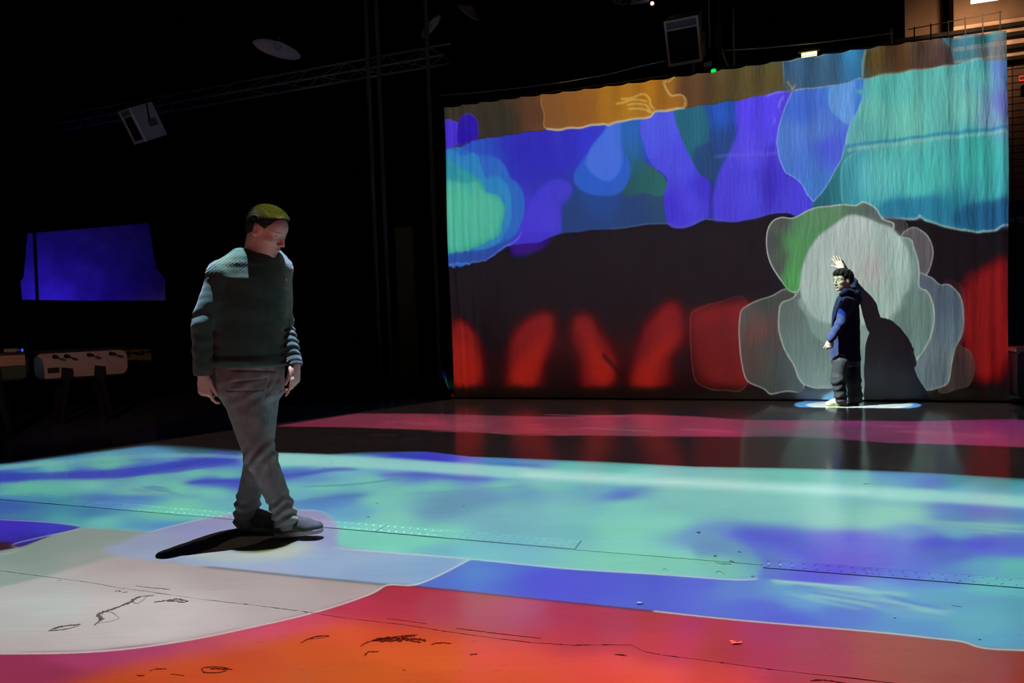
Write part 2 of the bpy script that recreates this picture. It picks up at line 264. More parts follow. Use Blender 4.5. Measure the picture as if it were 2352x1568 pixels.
    c.poly(ZB([(745, 640), (800, 655), (840, 560), (880, 420), (960, 300), (1080, 200), (1170, 120), (1000, 92), (900, 140), (830, 250), (770, 400), (735, 540)]), [(1815, 640, (76, 152, 82)), (1820, 560, (78, 144, 86)), (1840, 510, (86, 138, 94)), (1890, 490, (92, 140, 98)), (1930, 485, (92, 128, 98))], 6, .85)
    c.poly(ZB([(830, 668), (720, 750), (700, 820), (700, 950), (740, 1080), (800, 1180), (840, 1280), (900, 1330), (1060, 1352), (1400, 1350), (1560, 1300), (1655, 1150), (1700, 1110), (1760, 1000), (1790, 860), (1780, 760), (1740, 670), (1685, 640), (1680, 500), (1640, 360), (1560, 290), (1000, 320)]),
           [(1810, 710, (92, 108, 102)), (1830, 800, (96, 118, 111)), (1870, 860, (104, 128, 121)), (1950, 860, (110, 138, 130)), (2000, 840, (106, 132, 124)), (2090, 760, (96, 122, 114)), (2120, 700, (98, 124, 116)), (2090, 600, (114, 142, 134)), (1980, 760, (118, 144, 136)), (2110, 790, (98, 126, 117))], 1, line=((172, 180, 172), 2.6, .9), smooth=True)
    c.poly(ZB([(870, 700), (900, 860), (930, 950), (1020, 1030), (1150, 1060), (1300, 1050), (1450, 980), (1510, 860), (1540, 700)]), (124, 148, 140), 2, .9)
    c.poly(ZB([(1220, 130), (1080, 200), (960, 300), (890, 420), (852, 560), (850, 680), (890, 770), (950, 860), (1100, 900), (1300, 905), (1480, 850), (1540, 760), (1580, 690), (1615, 640), (1628, 540), (1610, 400), (1560, 300), (1480, 215), (1400, 190)]),
           [(1960, 510, (176, 190, 186)), (1890, 570, (168, 184, 178)), (1870, 650, (166, 184, 176)), (1900, 720, (158, 180, 172)), (1960, 600, (172, 184, 178)), (2000, 620, (172, 172, 168)), (2050, 600, (158, 184, 174)), (2060, 660, (150, 176, 166)), (2010, 700, (156, 180, 170)), (2060, 540, (166, 188, 180))], 3)
    c.stroke(ZB([(2000, 440), (1960, 490), (1935, 530)]), 2.4, (80, 76, 72), 2, .7)
    c.poly(ZB([(970, 1445), (1080, 1372), (1200, 1355), (1360, 1362), (1420, 1380), (1420, 1460), (970, 1460)]), [(1890, 915, (70, 150, 205)), (1930, 900, (90, 165, 205)), (1960, 903, (150, 185, 190)), (2000, 905, (150, 185, 190))], 3)
    # nothing above and beside the cloth; below it only the spot that spills on to the floor
    k = int(1.6*c.ppm); c.im[:k-2] = 0
    disc = [(1824, 930), (1835, 923), (1880, 917.5), (1945, 915.5), (2030, 916), (2085, 921), (2116, 930), (2100, 936), (2050, 940.5), (1960, 942.5), (1880, 940.5), (1840, 936)]
    band = np.zeros((c.H, c.W), np.float32); band[:k] = 1
    c.poly(disc, (74, 132, 190), 1.2, fmap=f_spill, keep=band)
    c.poly([(1850, 929), (1900, 921), (1960, 917), (2040, 918), (2098, 929), (2050, 938.5), (1960, 940.5), (1890, 938.5)], (190, 208, 208), 2.5, fmap=f_spill, keep=band)
Canvas.aniso = 1.
paint_wall(CW)
projector('wall projector', WP, WD, V(0, 0, 1), CW, (WP-WA) @ WN, (WP-WA) @ WD, WP[2], SCREEN_ALB, .96)

# ---- picture on the floor
def f_floor(px, py): return atZ(px, py)[:2]
def fwd_floor(U, Vv):
    return proj(np.stack([U, Vv, np.zeros_like(U)], -1))
FP = V(-1.12, 3.86, 4.5)
CF = Canvas(-5.2, -2.2, 4.2, 7.2, 230, f_floor, (0, 0, 0), fwd_floor)
def paint_floor(c):
    A = lambda L: [(x/2.76, 1000+y/2.76) for x, y in L]
    B = lambda L: [(700+x/2.76, 1000+y/2.76) for x, y in L]
    C = lambda L: [(1400+x/2.4706, 1000+y/2.4706) for x, y in L]
    c.aniso = 3.0; c.soften = 70.; c.power = 2.
    # dark floor inside the projected field
    
    top = [(-60, 1071), (0, 1063), (200, 1035), (340, 1016), (420, 1022), (520, 1030), (640, 1038), (760, 1042), (850, 1036), (980, 1036), (1080, 1048), (1200, 1052), (1400, 1060), (1600, 1071), (1800, 1074), (1980, 1078), (2150, 1086), (2352, 1098), (2500, 1106)]
    teal = top+[(2500, 1500), (2352, 1495), (2260, 1488), (2210, 1474), (2000, 1450), (945, 1346), (768, 1262), (500, 1300), (185, 1213), (100, 1200), (-80, 1190)]
    K = [(20, 1095, (60, 86, 205)), (60, 1075, (80, 150, 205)), (150, 1052, (84, 160, 205)), (110, 1068, (112, 205, 190)), (250, 1066, (112, 205, 182)), (300, 1080, (70, 110, 210)), (200, 1092, (64, 84, 208)), (300, 1086, (62, 74, 205)), (400, 1070, (76, 96, 212)), (450, 1060, (80, 90, 216)), (520, 1052, (74, 84, 210)), (380, 1048, (100, 170, 205)),
         (440, 1032, (56, 110, 120)), (560, 1036, (54, 104, 130)), (60, 1120, (104, 200, 178)), (200, 1112, (116, 204, 186)), (330, 1098, (118, 206, 188)), (440, 1086, (118, 204, 190)), (520, 1092, (110, 196, 190)), (480, 1106, (72, 100, 205)), (540, 1108, (70, 84, 205)), (400, 1120, (120, 204, 180)), (300, 1130, (116, 200, 182)), (480, 1130, (118, 205, 186)), (120, 1128, (96, 190, 175)),
         (30, 1165, (52, 96, 180)), (90, 1150, (62, 130, 165)), (150, 1158, (62, 140, 160)), (230, 1150, (78, 130, 190)), (300, 1146, (84, 140, 195)), (200, 1175, (66, 130, 170)), (60, 1185, (62, 130, 170)), (140, 1195, (78, 165, 170)), (240, 1200, (108, 195, 185)), (300, 1205, (92, 170, 195)), (360, 1210, (92, 160, 205)), (360, 1180, (110, 200, 175)), (420, 1165, (118, 205, 180)), (460, 1180, (112, 200, 182)), (500, 1155, (106, 180, 190)),
         (680, 1058, (126, 216, 205)), (640, 1062, (120, 212, 205)), (740, 1076, (120, 180, 218)), (690, 1086, (84, 120, 210)), (640, 1092, (80, 110, 205)), (720, 1100, (100, 160, 200)), (800, 1085, (118, 190, 205)), (660, 1120, (112, 190, 190)), (740, 1120, (118, 200, 186)), (850, 1105, (122, 205, 192)), (700, 1142, (110, 180, 195)), (730, 1155, (86, 138, 206)), (780, 1148, (90, 142, 206)), (800, 1175, (102, 168, 200)),
         (860, 1150, (124, 206, 190)), (900, 1190, (128, 208, 190)), (920, 1130, (122, 202, 190)), (960, 1090, (92, 118, 215)), (900, 1090, (110, 160, 210)), (1030, 1078, (110, 150, 224)), (980, 1050, (62, 62, 205)), (1020, 1064, (66, 62, 212)), (940, 1048, (52, 90, 190)), (1100, 1094, (98, 132, 218)), (1180, 1088, (122, 190, 220)), (1060, 1072, (84, 130, 215)), (1150, 1065, (78, 140, 200)), (1230, 1070, (84, 156, 205)), (1300, 1080, (110, 205, 190)), (1400, 1074, (102, 190, 182)),
         (1000, 1120, (118, 200, 190)), (1150, 1118, (124, 204, 190)), (1250, 1112, (126, 208, 200)), (1040, 1150, (110, 165, 190)), (1000, 1180, (112, 170, 192)), (1120, 1140, (106, 160, 195)), (1200, 1128, (104, 165, 200)), (1180, 1170, (118, 185, 192)), (1100, 1200, (116, 175, 190)), (1020, 1212, (122, 205, 188)), (960, 1245, (120, 210, 188)), (880, 1250, (122, 210, 188)), (820, 1230, (122, 208, 190)), (1000, 1265, (112, 180, 195)), (1150, 1250, (112, 180, 192)), (1300, 1170, (122, 195, 192)), (1300, 1230, (116, 188, 190)),
         (1440, 1098, (140, 225, 212)), (1460, 1118, (104, 160, 200)), (1420, 1136, (92, 130, 205)), (1380, 1125, (110, 180, 198)), (1440, 1160, (126, 208, 192)), (1420, 1220, (128, 210, 188)), (1520, 1200, (130, 212, 190)), (1550, 1130, (128, 208, 200)), (1450, 1280, (128, 212, 188)), (1560, 1290, (128, 210, 188)), (1650, 1160, (126, 200, 192)), (1700, 1120, (128, 206, 200)), (1760, 1180, (130, 202, 196)), (1850, 1150, (136, 206, 196)), (1900, 1190, (140, 206, 194)), (2000, 1190, (134, 206, 186)), (2080, 1180, (132, 202, 182)), (2110, 1150, (124, 190, 190)), (1950, 1110, (126, 208, 198)), (1800, 1095, (104, 200, 184)),
         (2060, 1100, (84, 150, 205)), (2140, 1106, (84, 120, 205)), (2200, 1104, (62, 150, 160)), (2300, 1112, (62, 150, 158)), (2220, 1125, (104, 185, 200)), (2330, 1130, (96, 175, 195)), (2160, 1155, (100, 124, 212)), (2240, 1168, (100, 120, 210)), (2330, 1180, (100, 150, 200)), (2180, 1185, (98, 150, 195)), (2280, 1205, (102, 180, 195)), (2200, 1222, (106, 170, 200)), (2100, 1225, (96, 140, 205)),
         (1640, 1225, (104, 150, 205)), (1720, 1226, (80, 94, 208)), (1800, 1240, (82, 84, 210)), (1660, 1250, (106, 150, 200)), (1640, 1285, (126, 205, 190)), (1740, 1262, (88, 112, 205)), (1780, 1285, (94, 120, 210)), (1860, 1265, (86, 80, 212)), (1950, 1245, (90, 84, 214)), (1930, 1285, (92, 70, 214)), (2000, 1290, (84, 80, 205)), (1900, 1320, (84, 80, 208)), (2050, 1255, (84, 96, 210)), (2140, 1245, (74, 88, 208)), (2250, 1250, (80, 94, 212)), (2330, 1260, (84, 108, 205)), (2180, 1275, (84, 110, 200)), (2080, 1310, (84, 106, 205)), (2260, 1300, (92, 160, 188)), (2330, 1300, (94, 182, 178)), (2180, 1325, (88, 130, 198)), (2280, 1345, (94, 178, 182)),
         (1980, 1350, (96, 160, 200)), (2150, 1380, (96, 165, 192)), (2280, 1420, (96, 172, 186)), (2340, 1470, (90, 165, 190))]
    K = [(x, y, tuple(min(255, v*1.09) for v in q)) for x, y, q in K]
    c.poly(teal, K, 2, smooth=False)
    # soft far edge
    c.poly([(-60, 1050), (340, 1010), (640, 1025), (1000, 1025), (1600, 1050), (2500, 1085), (2500, 1100), (2352, 1100), (2150, 1084), (1800, 1073), (1600, 1069), (1200, 1052), (980, 1034), (760, 1043), (520, 1034), (420, 1026), (340, 1022), (-60, 1075)], (0, 0, 0), 13, .9, smooth=False)
    # streaks left in the light field
    for P in ([(300, 1122), (340, 1130)], [(330, 1118), (370, 1128)], [(370, 1124), (405, 1134)], [(345, 1116), (385, 1122)]):
        c.stroke(P, 2.4, (66, 96, 190), 2, .8)
    for P in ([(260, 1128), (320, 1126)], [(310, 1134), (360, 1138)], [(330, 1125), (380, 1133)]): c.stroke(P, 4, (150, 185, 175), 2, .7)
    c.stroke(B([(0, 322), (300, 310), (600, 270), (800, 220)]), 2.2, (70, 130, 170), 3, .7)
    c.stroke(B([(650, 372), (1000, 352), (1400, 320)]), 3, (98, 140, 205), 4, .6)
    c.poly(B([(740, 400), (900, 360), (1200, 340), (1150, 400), (1060, 440), (900, 560), (800, 560)]), (106, 158, 196), 16, .5)
    c.stroke(B([(1980, 400), (2080, 360), (2190, 310)]), 6, (82, 110, 205), 5, .7, w1=2)
    c.poly(C([(300, 240), (430, 190), (700, 190), (1100, 200), (1500, 220), (1750, 290), (1860, 340), (1860, 440), (1700, 500), (1500, 540), (700, 530), (200, 480), (150, 360)]), (132, 208, 198), 14, .35)
    c.poly(C([(1860, 330), (2352, 370), (2400, 480), (1900, 470)]), (92, 130, 205), 10, .5)
    for P, w in (([(1700, 480), (2000, 498), (2352, 516)], 7), ([(1740, 500), (2050, 522), (2352, 548)], 5), ([(1800, 525), (2000, 542), (2200, 556)], 3), ([(1230, 395), (1500, 408), (1800, 430)], 2)):
        c.stroke(C(P), w, (146, 212, 202), 1.6, .75)
    c.poly(C([(560, 530), (900, 545), (1500, 590), (1400, 640), (1000, 640), (760, 600), (640, 580)]), (84, 100, 212), 18, .4)
    c.poly(C([(430, 600), (520, 540), (610, 540), (640, 570), (560, 620), (480, 660)]), (116, 172, 196), 4, .5)
    c.poly(C([(480, 640), (560, 590), (700, 600), (820, 650), (870, 720), (850, 790), (790, 815), (640, 812), (520, 760)]), [(1640, 1262, (104, 155, 200)), (1700, 1262, (108, 165, 200)), (1640, 1295, (126, 205, 190)), (1700, 1310, (122, 205, 190)), (1735, 1300, (110, 185, 195))], 3, .8)
    c.poly(C([(820, 650), (900, 650), (980, 700), (985, 760), (930, 815), (850, 800), (880, 730)]), (96, 128, 208), 3, .7)
    c.poly(C([(-400, 700), (100, 665), (500, 690), (700, 740), (720, 800), (600, 812), (100, 776), (-400, 740)]), (132, 216, 188), 8, .6)
    c.poly(C([(1180, 660), (1450, 650), (1480, 760), (1440, 880), (1240, 850), (1210, 740)]), (94, 70, 216), 12, .5)
    # long soft currents
    for P, w, col, a_ in (([(-40, 1098), (60, 1094), (200, 1090), (300, 1083), (420, 1066), (540, 1050)], 16, (58, 76, 208), .75), ([(250, 1096), (330, 1088), (420, 1078), (520, 1062)], 9, (70, 84, 214), .6), ([(430, 1109), (480, 1105), (560, 1104)], 8, (66, 82, 206), .8),
                          ([(-40, 1070), (60, 1068), (200, 1062), (320, 1062)], 8, (116, 208, 190), .6), ([(-40, 1114), (100, 1112), (260, 1104), (400, 1090), (540, 1086)], 9, (118, 206, 188), .6), ([(-40, 1132), (60, 1128), (180, 1118)], 9, (110, 204, 178), .6),
                          ([(160, 1152), (260, 1140), (360, 1138), (460, 1140)], 6, (90, 150, 200), .5), ([(200, 1146), (300, 1143), (380, 1148)], 5, (74, 112, 196), .5), ([(300, 1200), (370, 1206), (440, 1196)], 9, (90, 155, 205), .6),
                          ([(640, 1094), (700, 1088), (760, 1078), (820, 1076)], 9, (78, 100, 208), .7), ([(880, 1092), (960, 1088), (1060, 1098), (1120, 1100)], 8, (92, 108, 216), .65), ([(900, 1044), (980, 1050), (1035, 1064)], 8, (60, 58, 212), .8), ([(1030, 1070), (1140, 1066), (1240, 1068)], 7, (70, 128, 205), .7),
                          ([(640, 1166), (700, 1152), (780, 1142), (840, 1136)], 10, (88, 140, 205), .7), ([(1040, 1108), (1150, 1098), (1280, 1104)], 6, (104, 160, 214), .4), ([(1180, 1125), (1300, 1118), (1400, 1108)], 7, (128, 210, 200), .5)):
        c.stroke(P, w, col, 6, a_)
    # brighter strip of two overlapping projectors, drawn into this one picture
    c.stroke([(-40, 1080), (150, 1060), (300, 1048), (480, 1046), (700, 1060), (860, 1068)], 9, (150, 220, 220), 5, .55)
    c.stroke([(560, 1052), (800, 1060), (1000, 1072), (1250, 1090), (1500, 1104), (1750, 1117), (2000, 1130), (2352, 1152), (2500, 1160)], 26, (170, 242, 232), 8, .92, w1=28)
    c.stroke([(1200, 1089), (1500, 1104), (1750, 1117), (2000, 1131)], 9, (205, 255, 248), 4, .8)
    # indigo wedge and plum corner
    c.poly([(-60, 1187), (60, 1194), (130, 1200), (186, 1211), (120, 1228), (40, 1258), (-60, 1262)], [(30, 1210, (60, 46, 205)), (120, 1215, (62, 66, 205)), (60, 1240, (50, 44, 175))], 2, smooth=False)
    c.poly([(-60, 1245), (20, 1244), (50, 1257), (0, 1280), (-60, 1290)], (62, 22, 50), 3, smooth=False)
    # pale slabs of light around the walking man
    c.poly([(186, 1211), (260, 1215), (345, 1221), (420, 1230), (520, 1290), (300, 1340), (0, 1420), (-100, 1420), (-60, 1275), (50, 1255), (120, 1228)], [(250, 1230, (150, 166, 156)), (150, 1245, (148, 165, 156)), (60, 1280, (142, 164, 154)), (200, 1280, (160, 170, 162)), (30, 1320, (150, 172, 164)), (340, 1250, (160, 172, 175)), (250, 1310, (176, 168, 166))], 2, smooth=False)
    c.poly([(270, 1276), (450, 1298), (680, 1322), (890, 1342), (860, 1362), (740, 1402), (600, 1436), (400, 1476), (200, 1498), (-100, 1505), (-100, 1370), (60, 1335)],
           [(300, 1290, (190, 176, 174)), (500, 1320, (184, 172, 170)), (800, 1345, (182, 166, 166)), (650, 1370, (186, 174, 172)), (300, 1340, (196, 186, 184)), (60, 1350, (190, 192, 188)), (120, 1390, (194, 206, 202)), (40, 1440, (190, 192, 188)), (260, 1400, (208, 200, 198)), (400, 1400, (214, 204, 202)), (330, 1440, (206, 198, 196)), (200, 1470, (196, 188, 186)), (500, 1430, (200, 186, 188)), (50, 1480, (190, 180, 180)), (620, 1415, (190, 178, 178))], 3, smooth=False)
    c.poly([(-100, 1375), (100, 1345), (250, 1360), (450, 1385), (620, 1405), (500, 1440), (300, 1440), (100, 1420), (-100, 1440)], (222, 216, 214), 26, .35)
    c.poly([(230, 1262), (345, 1221), (460, 1193), (580, 1176), (720, 1172), (760, 1189), (776, 1213), (772, 1238), (780, 1254), (900, 1268), (1078, 1283), (1010, 1320), (950, 1342), (890, 1342), (680, 1322), (450, 1298), (270, 1277)],
           [(700, 1190, (165, 160, 200)), (420, 1215, (158, 160, 205)), (550, 1190, (162, 164, 206)), (740, 1230, (160, 168, 215)), (330, 1245, (160, 172, 200)), (380, 1275, (168, 184, 215)), (560, 1285, (170, 192, 222)), (640, 1265, (176, 200, 210)), (800, 1275, (158, 184, 220)), (900, 1300, (146, 184, 220)), (860, 1325, (150, 180, 218)), (1000, 1300, (140, 180, 222)), (720, 1300, (160, 186, 222)), (600, 1310, (172, 186, 220))], 2, smooth=False)
    c.stroke([(345, 1221), (460, 1193), (580, 1176), (720, 1172), (760, 1189), (776, 1213), (772, 1238)], 3, (196, 200, 220), 1, .8)
    c.poly([(430, 1262), (560, 1266), (700, 1246), (715, 1254), (660, 1278), (520, 1288), (430, 1276)], (204, 214, 200), 6, .75)
    c.poly([(505, 1246), (530, 1236), (560, 1236), (560, 1256), (510, 1258)], (60, 62, 34), 2, .9)  # hidden in his shadow; added to tint the light on hair and shoulders
    c.poly([(540, 1250), (560, 1240), (600, 1236), (655, 1233), (672, 1243), (650, 1256), (600, 1267), (545, 1265)], (92, 97, 30), 3, .97)      # falls on his hair
    c.poly([(380, 1263), (440, 1246), (500, 1238), (505, 1252), (440, 1262)], (92, 156, 130), 3, .9)
    c.poly([(628, 1208), (645, 1203), (664, 1206), (664, 1216), (630, 1217)], (92, 150, 134), 2, .85)
    for P in ([(740, 1290), (830, 1276), (930, 1274)], [(760, 1300), (860, 1285), (960, 1280)]): c.stroke(P, 3, (186, 205, 226), 3, .5)
    # blue band in front
    c.poly([(1080, 1284), (1300, 1306), (1500, 1318), (1690, 1331), (1740, 1329), (1790, 1331), (1900, 1342), (2060, 1352), (2200, 1362), (2500, 1380), (2500, 1500), (2352, 1493), (2260, 1488), (2210, 1473), (2000, 1450), (1700, 1424), (1500, 1403), (1200, 1372), (945, 1345), (1010, 1320)],
           [(1080, 1310, (88, 125, 216)), (1150, 1300, (84, 110, 216)), (1230, 1340, (82, 88, 214)), (1350, 1350, (84, 90, 218)), (1500, 1340, (86, 96, 218)), (1450, 1390, (86, 100, 218)), (1580, 1340, (92, 110, 218)), (1700, 1350, (100, 140, 214)), (1800, 1350, (104, 168, 210)), (1750, 1400, (90, 112, 216)), (1850, 1380, (104, 165, 210)), (1800, 1430, (86, 104, 216)), (1950, 1410, (92, 124, 214)), (2000, 1370, (106, 165, 208)), (2100, 1400, (100, 165, 205)), (2100, 1450, (94, 150, 210)), (2200, 1380, (100, 168, 200)), (2250, 1430, (100, 175, 196)), (2340, 1400, (90, 168, 188)), (2330, 1470, (92, 165, 200))], 2, smooth=False)
    for P, w in (([(930, 830), (1200, 850), (1500, 890), (1700, 900)], 10), ([(1110, 905), (1300, 925), (1600, 985), (1850, 1030)], 9), ([(1180, 880), (1500, 940), (1900, 1010)], 8), ([(1150, 860), (1400, 900), (1700, 960), (1950, 1000)], 6), ([(1000, 890), (1200, 940), (1420, 985)], 5)):
        c.stroke(C(P), w, (150, 210, 204), 1.8, .75)
    for P, w in (([(1160, 890), (1400, 930), (1700, 975)], 5), ([(1500, 960), (1700, 1005), (1850, 1025)], 5), ([(1040, 850), (1200, 870), (1480, 915)], 4), ([(1560, 900), (1700, 945), (1900, 985)], 5)):
        c.stroke(C(P), w, (84, 110, 212), 1.8, .7)
    c.stroke(B([(1150, 745), (1500, 740), (1900, 760)]), 5, (140, 215, 195), 4, .6)
    c.stroke([(768, 1258), (900, 1269), (1078, 1283), (1300, 1305), (1500, 1317.5), (1680, 1330.5), (1740, 1329)], 3.4, (196, 222, 218), 1, .85)
    c.stroke([(1770, 1332), (1900, 1343), (1990, 1349)], 3, (180, 215, 220), 1, .7)
    # red, magenta and orange foreground
    c.poly([(890, 1343), (945, 1345), (1200, 1372), (1500, 1403), (1700, 1424), (2000, 1450), (2210, 1473), (2260, 1488), (2352, 1493), (2600, 1500), (2600, 1720), (-200, 1720), (-200, 1505), (200, 1498), (400, 1476), (600, 1436), (740, 1402), (860, 1362)],
           [(20, 1530, (152, 46, 84)), (100, 1550, (150, 44, 82)), (200, 1510, (172, 58, 106)), (350, 1500, (176, 64, 112)), (450, 1490, (190, 74, 104)), (560, 1480, (204, 84, 96)), (600, 1450, (214, 76, 108)), (700, 1425, (218, 76, 104)), (800, 1390, (196, 54, 84)), (900, 1360, (180, 46, 68)), (880, 1400, (190, 50, 74)), (1000, 1390, (180, 50, 74)), (1100, 1400, (182, 62, 84)), (1200, 1400, (186, 78, 100)), (1150, 1430, (184, 74, 92)), (1080, 1435, (186, 66, 78)),
            (1300, 1400, (184, 52, 52)), (1400, 1430, (184, 48, 46)), (1600, 1440, (184, 50, 54)), (1800, 1460, (174, 54, 62)), (2000, 1480, (168, 60, 54)), (2150, 1520, (158, 58, 46)), (2330, 1520, (146, 52, 42)), (2250, 1560, (150, 44, 36)), (1900, 1520, (172, 54, 50)), (1700, 1500, (180, 48, 44)), (1300, 1470, (196, 54, 44)), (1500, 1490, (204, 52, 42)), (1200, 1540, (238, 80, 52)), (1400, 1530, (236, 72, 50)), (1500, 1560, (240, 74, 50)), (1650, 1560, (218, 62, 46)), (1850, 1560, (180, 52, 42)), (1000, 1510, (244, 88, 50))], 2, smooth=False)
    c.poly([(780, 1425), (950, 1440), (1100, 1455), (1300, 1490), (1250, 1568), (1100, 1720), (0, 1720), (140, 1575), (250, 1540), (330, 1520), (480, 1500), (600, 1480), (700, 1450)],
           [(800, 1450, (232, 86, 42)), (740, 1450, (226, 84, 48)), (900, 1460, (224, 76, 36)), (700, 1490, (214, 84, 28)), (560, 1520, (206, 74, 28)), (400, 1540, (210, 76, 26)), (250, 1560, (200, 74, 22)), (900, 1500, (226, 92, 36)), (1000, 1520, (228, 92, 38)), (1150, 1510, (236, 80, 46)), (800, 1540, (210, 88, 26)), (700, 1560, (204, 84, 28)), (960, 1560, (212, 86, 28)), (1100, 1560, (230, 84, 40)), (400, 1520, (216, 82, 30))], 12, smooth=False, a=.95)
    c.poly([(1250, 1380), (1240, 1400), (1170, 1432), (1080, 1446), (1000, 1440), (950, 1400), (1000, 1360), (1150, 1368)], (186, 80, 100), 5, .4)
    c.stroke([(-60, 1492), (200, 1489), (400, 1467), (600, 1428), (735, 1395), (850, 1358), (880, 1344)], 5, (196, 172, 176), 3, .7)
    c.stroke([(-60, 1501), (200, 1497), (400, 1475), (600, 1435), (740, 1401), (850, 1364), (890, 1343), (950, 1343), (1010, 1320), (1078, 1284)], 3.6, (232, 226, 216), 1, .85)
    c.stroke([(1500, 1403), (1700, 1424), (2000, 1450), (2150, 1466), (2210, 1473), (2260, 1488), (2352, 1493), (2500, 1497)], 3.6, (215, 222, 210), 1, .85)
    c.stroke([(945, 1345), (1200, 1372), (1500, 1403)], 2, (70, 40, 90), 1, .7)
    c.stroke([(-60, 1262), (0, 1273), (45, 1262), (30, 1250), (100, 1232), (186, 1211), (110, 1199), (-60, 1190)], 2.6, (190, 200, 200), 1, .7)
    c.stroke([(186, 1211), (260, 1215), (345, 1221)], 2, (170, 200, 200), 1, .6)
    if c.v0 > 0: return
    k = int((2.02+2.2)*c.ppm); row = c.im[k-20:k].mean(0); lo_, hi_ = int((-1.7-c.u0)*c.ppm), int((1.45-c.u0)*c.ppm)   # the field goes on towards the viewer
    row[:lo_] = row[lo_:lo_+40].mean(0); row[hi_:] = row[hi_-40:hi_].mean(0); row = blur(row, 60) if row.ndim == 3 else np.stack([blur(row[None, :, i].repeat(2, 0), 60)[0] for i in range(3)], -1)
    row = row*.55+.45*np.array([.70, .62, .60])  # made paler out of view to soften the bounce on the man
    f_ = np.clip((np.arange(k-20, k)-(k-20))/20., 0, 1)[:, None, None]; c.im[k-20:k] = c.im[k-20:k]*f_+row[None]*(1-f_); c.im[:k-20] = row[None]
CN = Canvas(-2.7, 1.7, 2.7, 3.5, 470, f_floor, (0, 0, 0), fwd_floor)     # the finer picture close to the viewer, cross-faded into the wide one
for c_ in (CF, CN):
    paint_floor(c_)
    y_ = c_.v0+(np.arange(c_.H)+.5)/c_.ppm; r_ = np.minimum(np.clip((y_-1.84)/.1, 0, 1), np.clip((3.42-y_)/.1, 0, 1)); x_ = c_.u0+(np.arange(c_.W)+.5)/c_.ppm; q_ = np.minimum(np.clip((x_+2.66)/.1, 0, 1), np.clip((2.66-x_)/.1, 0, 1)); r_ = r_[:, None]*q_[None]; c_.fade = (r_ if c_ is CN else 1-r_).astype(np.float32)
projector('near floor projector', FP, V(1, 0, 0), V(0, 1, 0), CF, FP[2], FP[0], FP[1], FLOOR_ALB, .95)
projector('near floor projector', FP, V(1, 0, 0), V(0, 1, 0), CN, FP[2], FP[0], FP[1], FLOOR_ALB, .95)

CG = Canvas(-4.9, 1.5, 7.2, 9.9, 110, f_floor, (0, 0, 0), fwd_floor); CG.ref = 110.
def paint_far(c):
    c.aniso = 3.
    c.poly([(-60, 1071), (0, 1065), (640, 972), (1043, 916), (1700, 919), (2318, 925), (2400, 1060), (2500, 1640), (-300, 1640)], (34, 26, 20), 1, smooth=False)
    c.poly([(640, 977), (820, 949), (1000, 950), (1180, 955), (1300, 956), (1460, 951), (1600, 956), (1720, 964), (1900, 965), (2100, 967), (2330, 962), (2420, 970), (2420, 1032), (2352, 1027), (2200, 1021), (2040, 1017), (1930, 1008), (1800, 1002), (1700, 1003), (1500, 1002), (1300, 999), (1150, 996), (1000, 988), (800, 981), (640, 979)],
           [(700, 975, (150, 52, 80)), (820, 960, (148, 58, 82)), (900, 970, (160, 62, 84)), (1000, 972, (176, 62, 82)), (1080, 975, (130, 70, 82)), (1050, 962, (122, 60, 76)), (1150, 985, (146, 58, 72)), (1250, 960, (150, 56, 74)), (1250, 985, (170, 58, 76)), (1400, 965, (164, 60, 84)), (1450, 985, (128, 70, 84)), (1500, 970, (176, 66, 90)), (1600, 985, (172, 66, 96)), (1650, 995, (182, 60, 100)), (1750, 975, (132, 64, 88)), (1800, 975, (150, 54, 104)), (1750, 990, (100, 78, 92)), (1850, 995, (96, 78, 92)),
            (1950, 970, (160, 60, 130)), (1950, 985, (110, 64, 96)), (2050, 970, (152, 58, 112)), (2050, 1005, (126, 58, 96)), (2150, 1000, (170, 62, 112)), (2200, 980, (146, 54, 112)), (2300, 972, (130, 40, 108)), (2250, 1005, (164, 58, 108)), (2330, 1015, (156, 56, 96)), (2320, 990, (146, 52, 110))], 2, smooth=False)
    for P in ([(940, 972), (1020, 973)], [(1250, 952), (1450, 956)], [(1560, 985), (1680, 991)], [(2060, 990), (2300, 1002)], [(1330, 982), (1500, 990)], [(1470, 958), (1485, 962)]):
        c.stroke(P, 2.2, (220, 110, 130), 2, .6)
    c.stroke([(1130, 993), (1200, 999), (1340, 998)], 1.4, (190, 120, 120), 1, .6)
    q = np.random.default_rng(8)
    for _ in range(90):
        x, y = q.uniform(760, 2300), q.uniform(955, 1000)+0.; y += max(0, (x-1700))*.02; l = q.uniform(20, 110)
        c.stroke([(x, y), (x+l/2, y+q.uniform(-1, 1)), (x+l, y+l*.012)], q.uniform(.8, 2.6), (205, 100, 135) if q.random() < .55 else (112, 62, 84), 1.2, q.uniform(.15, .45))
paint_far(CG)
projector('far floor projector', V(1.6, 7.3, 5.7), V(1, 0, 0), V(0, 1, 0), CG, 5.7, 1.6, 7.3, FLOOR_ALB, .9)
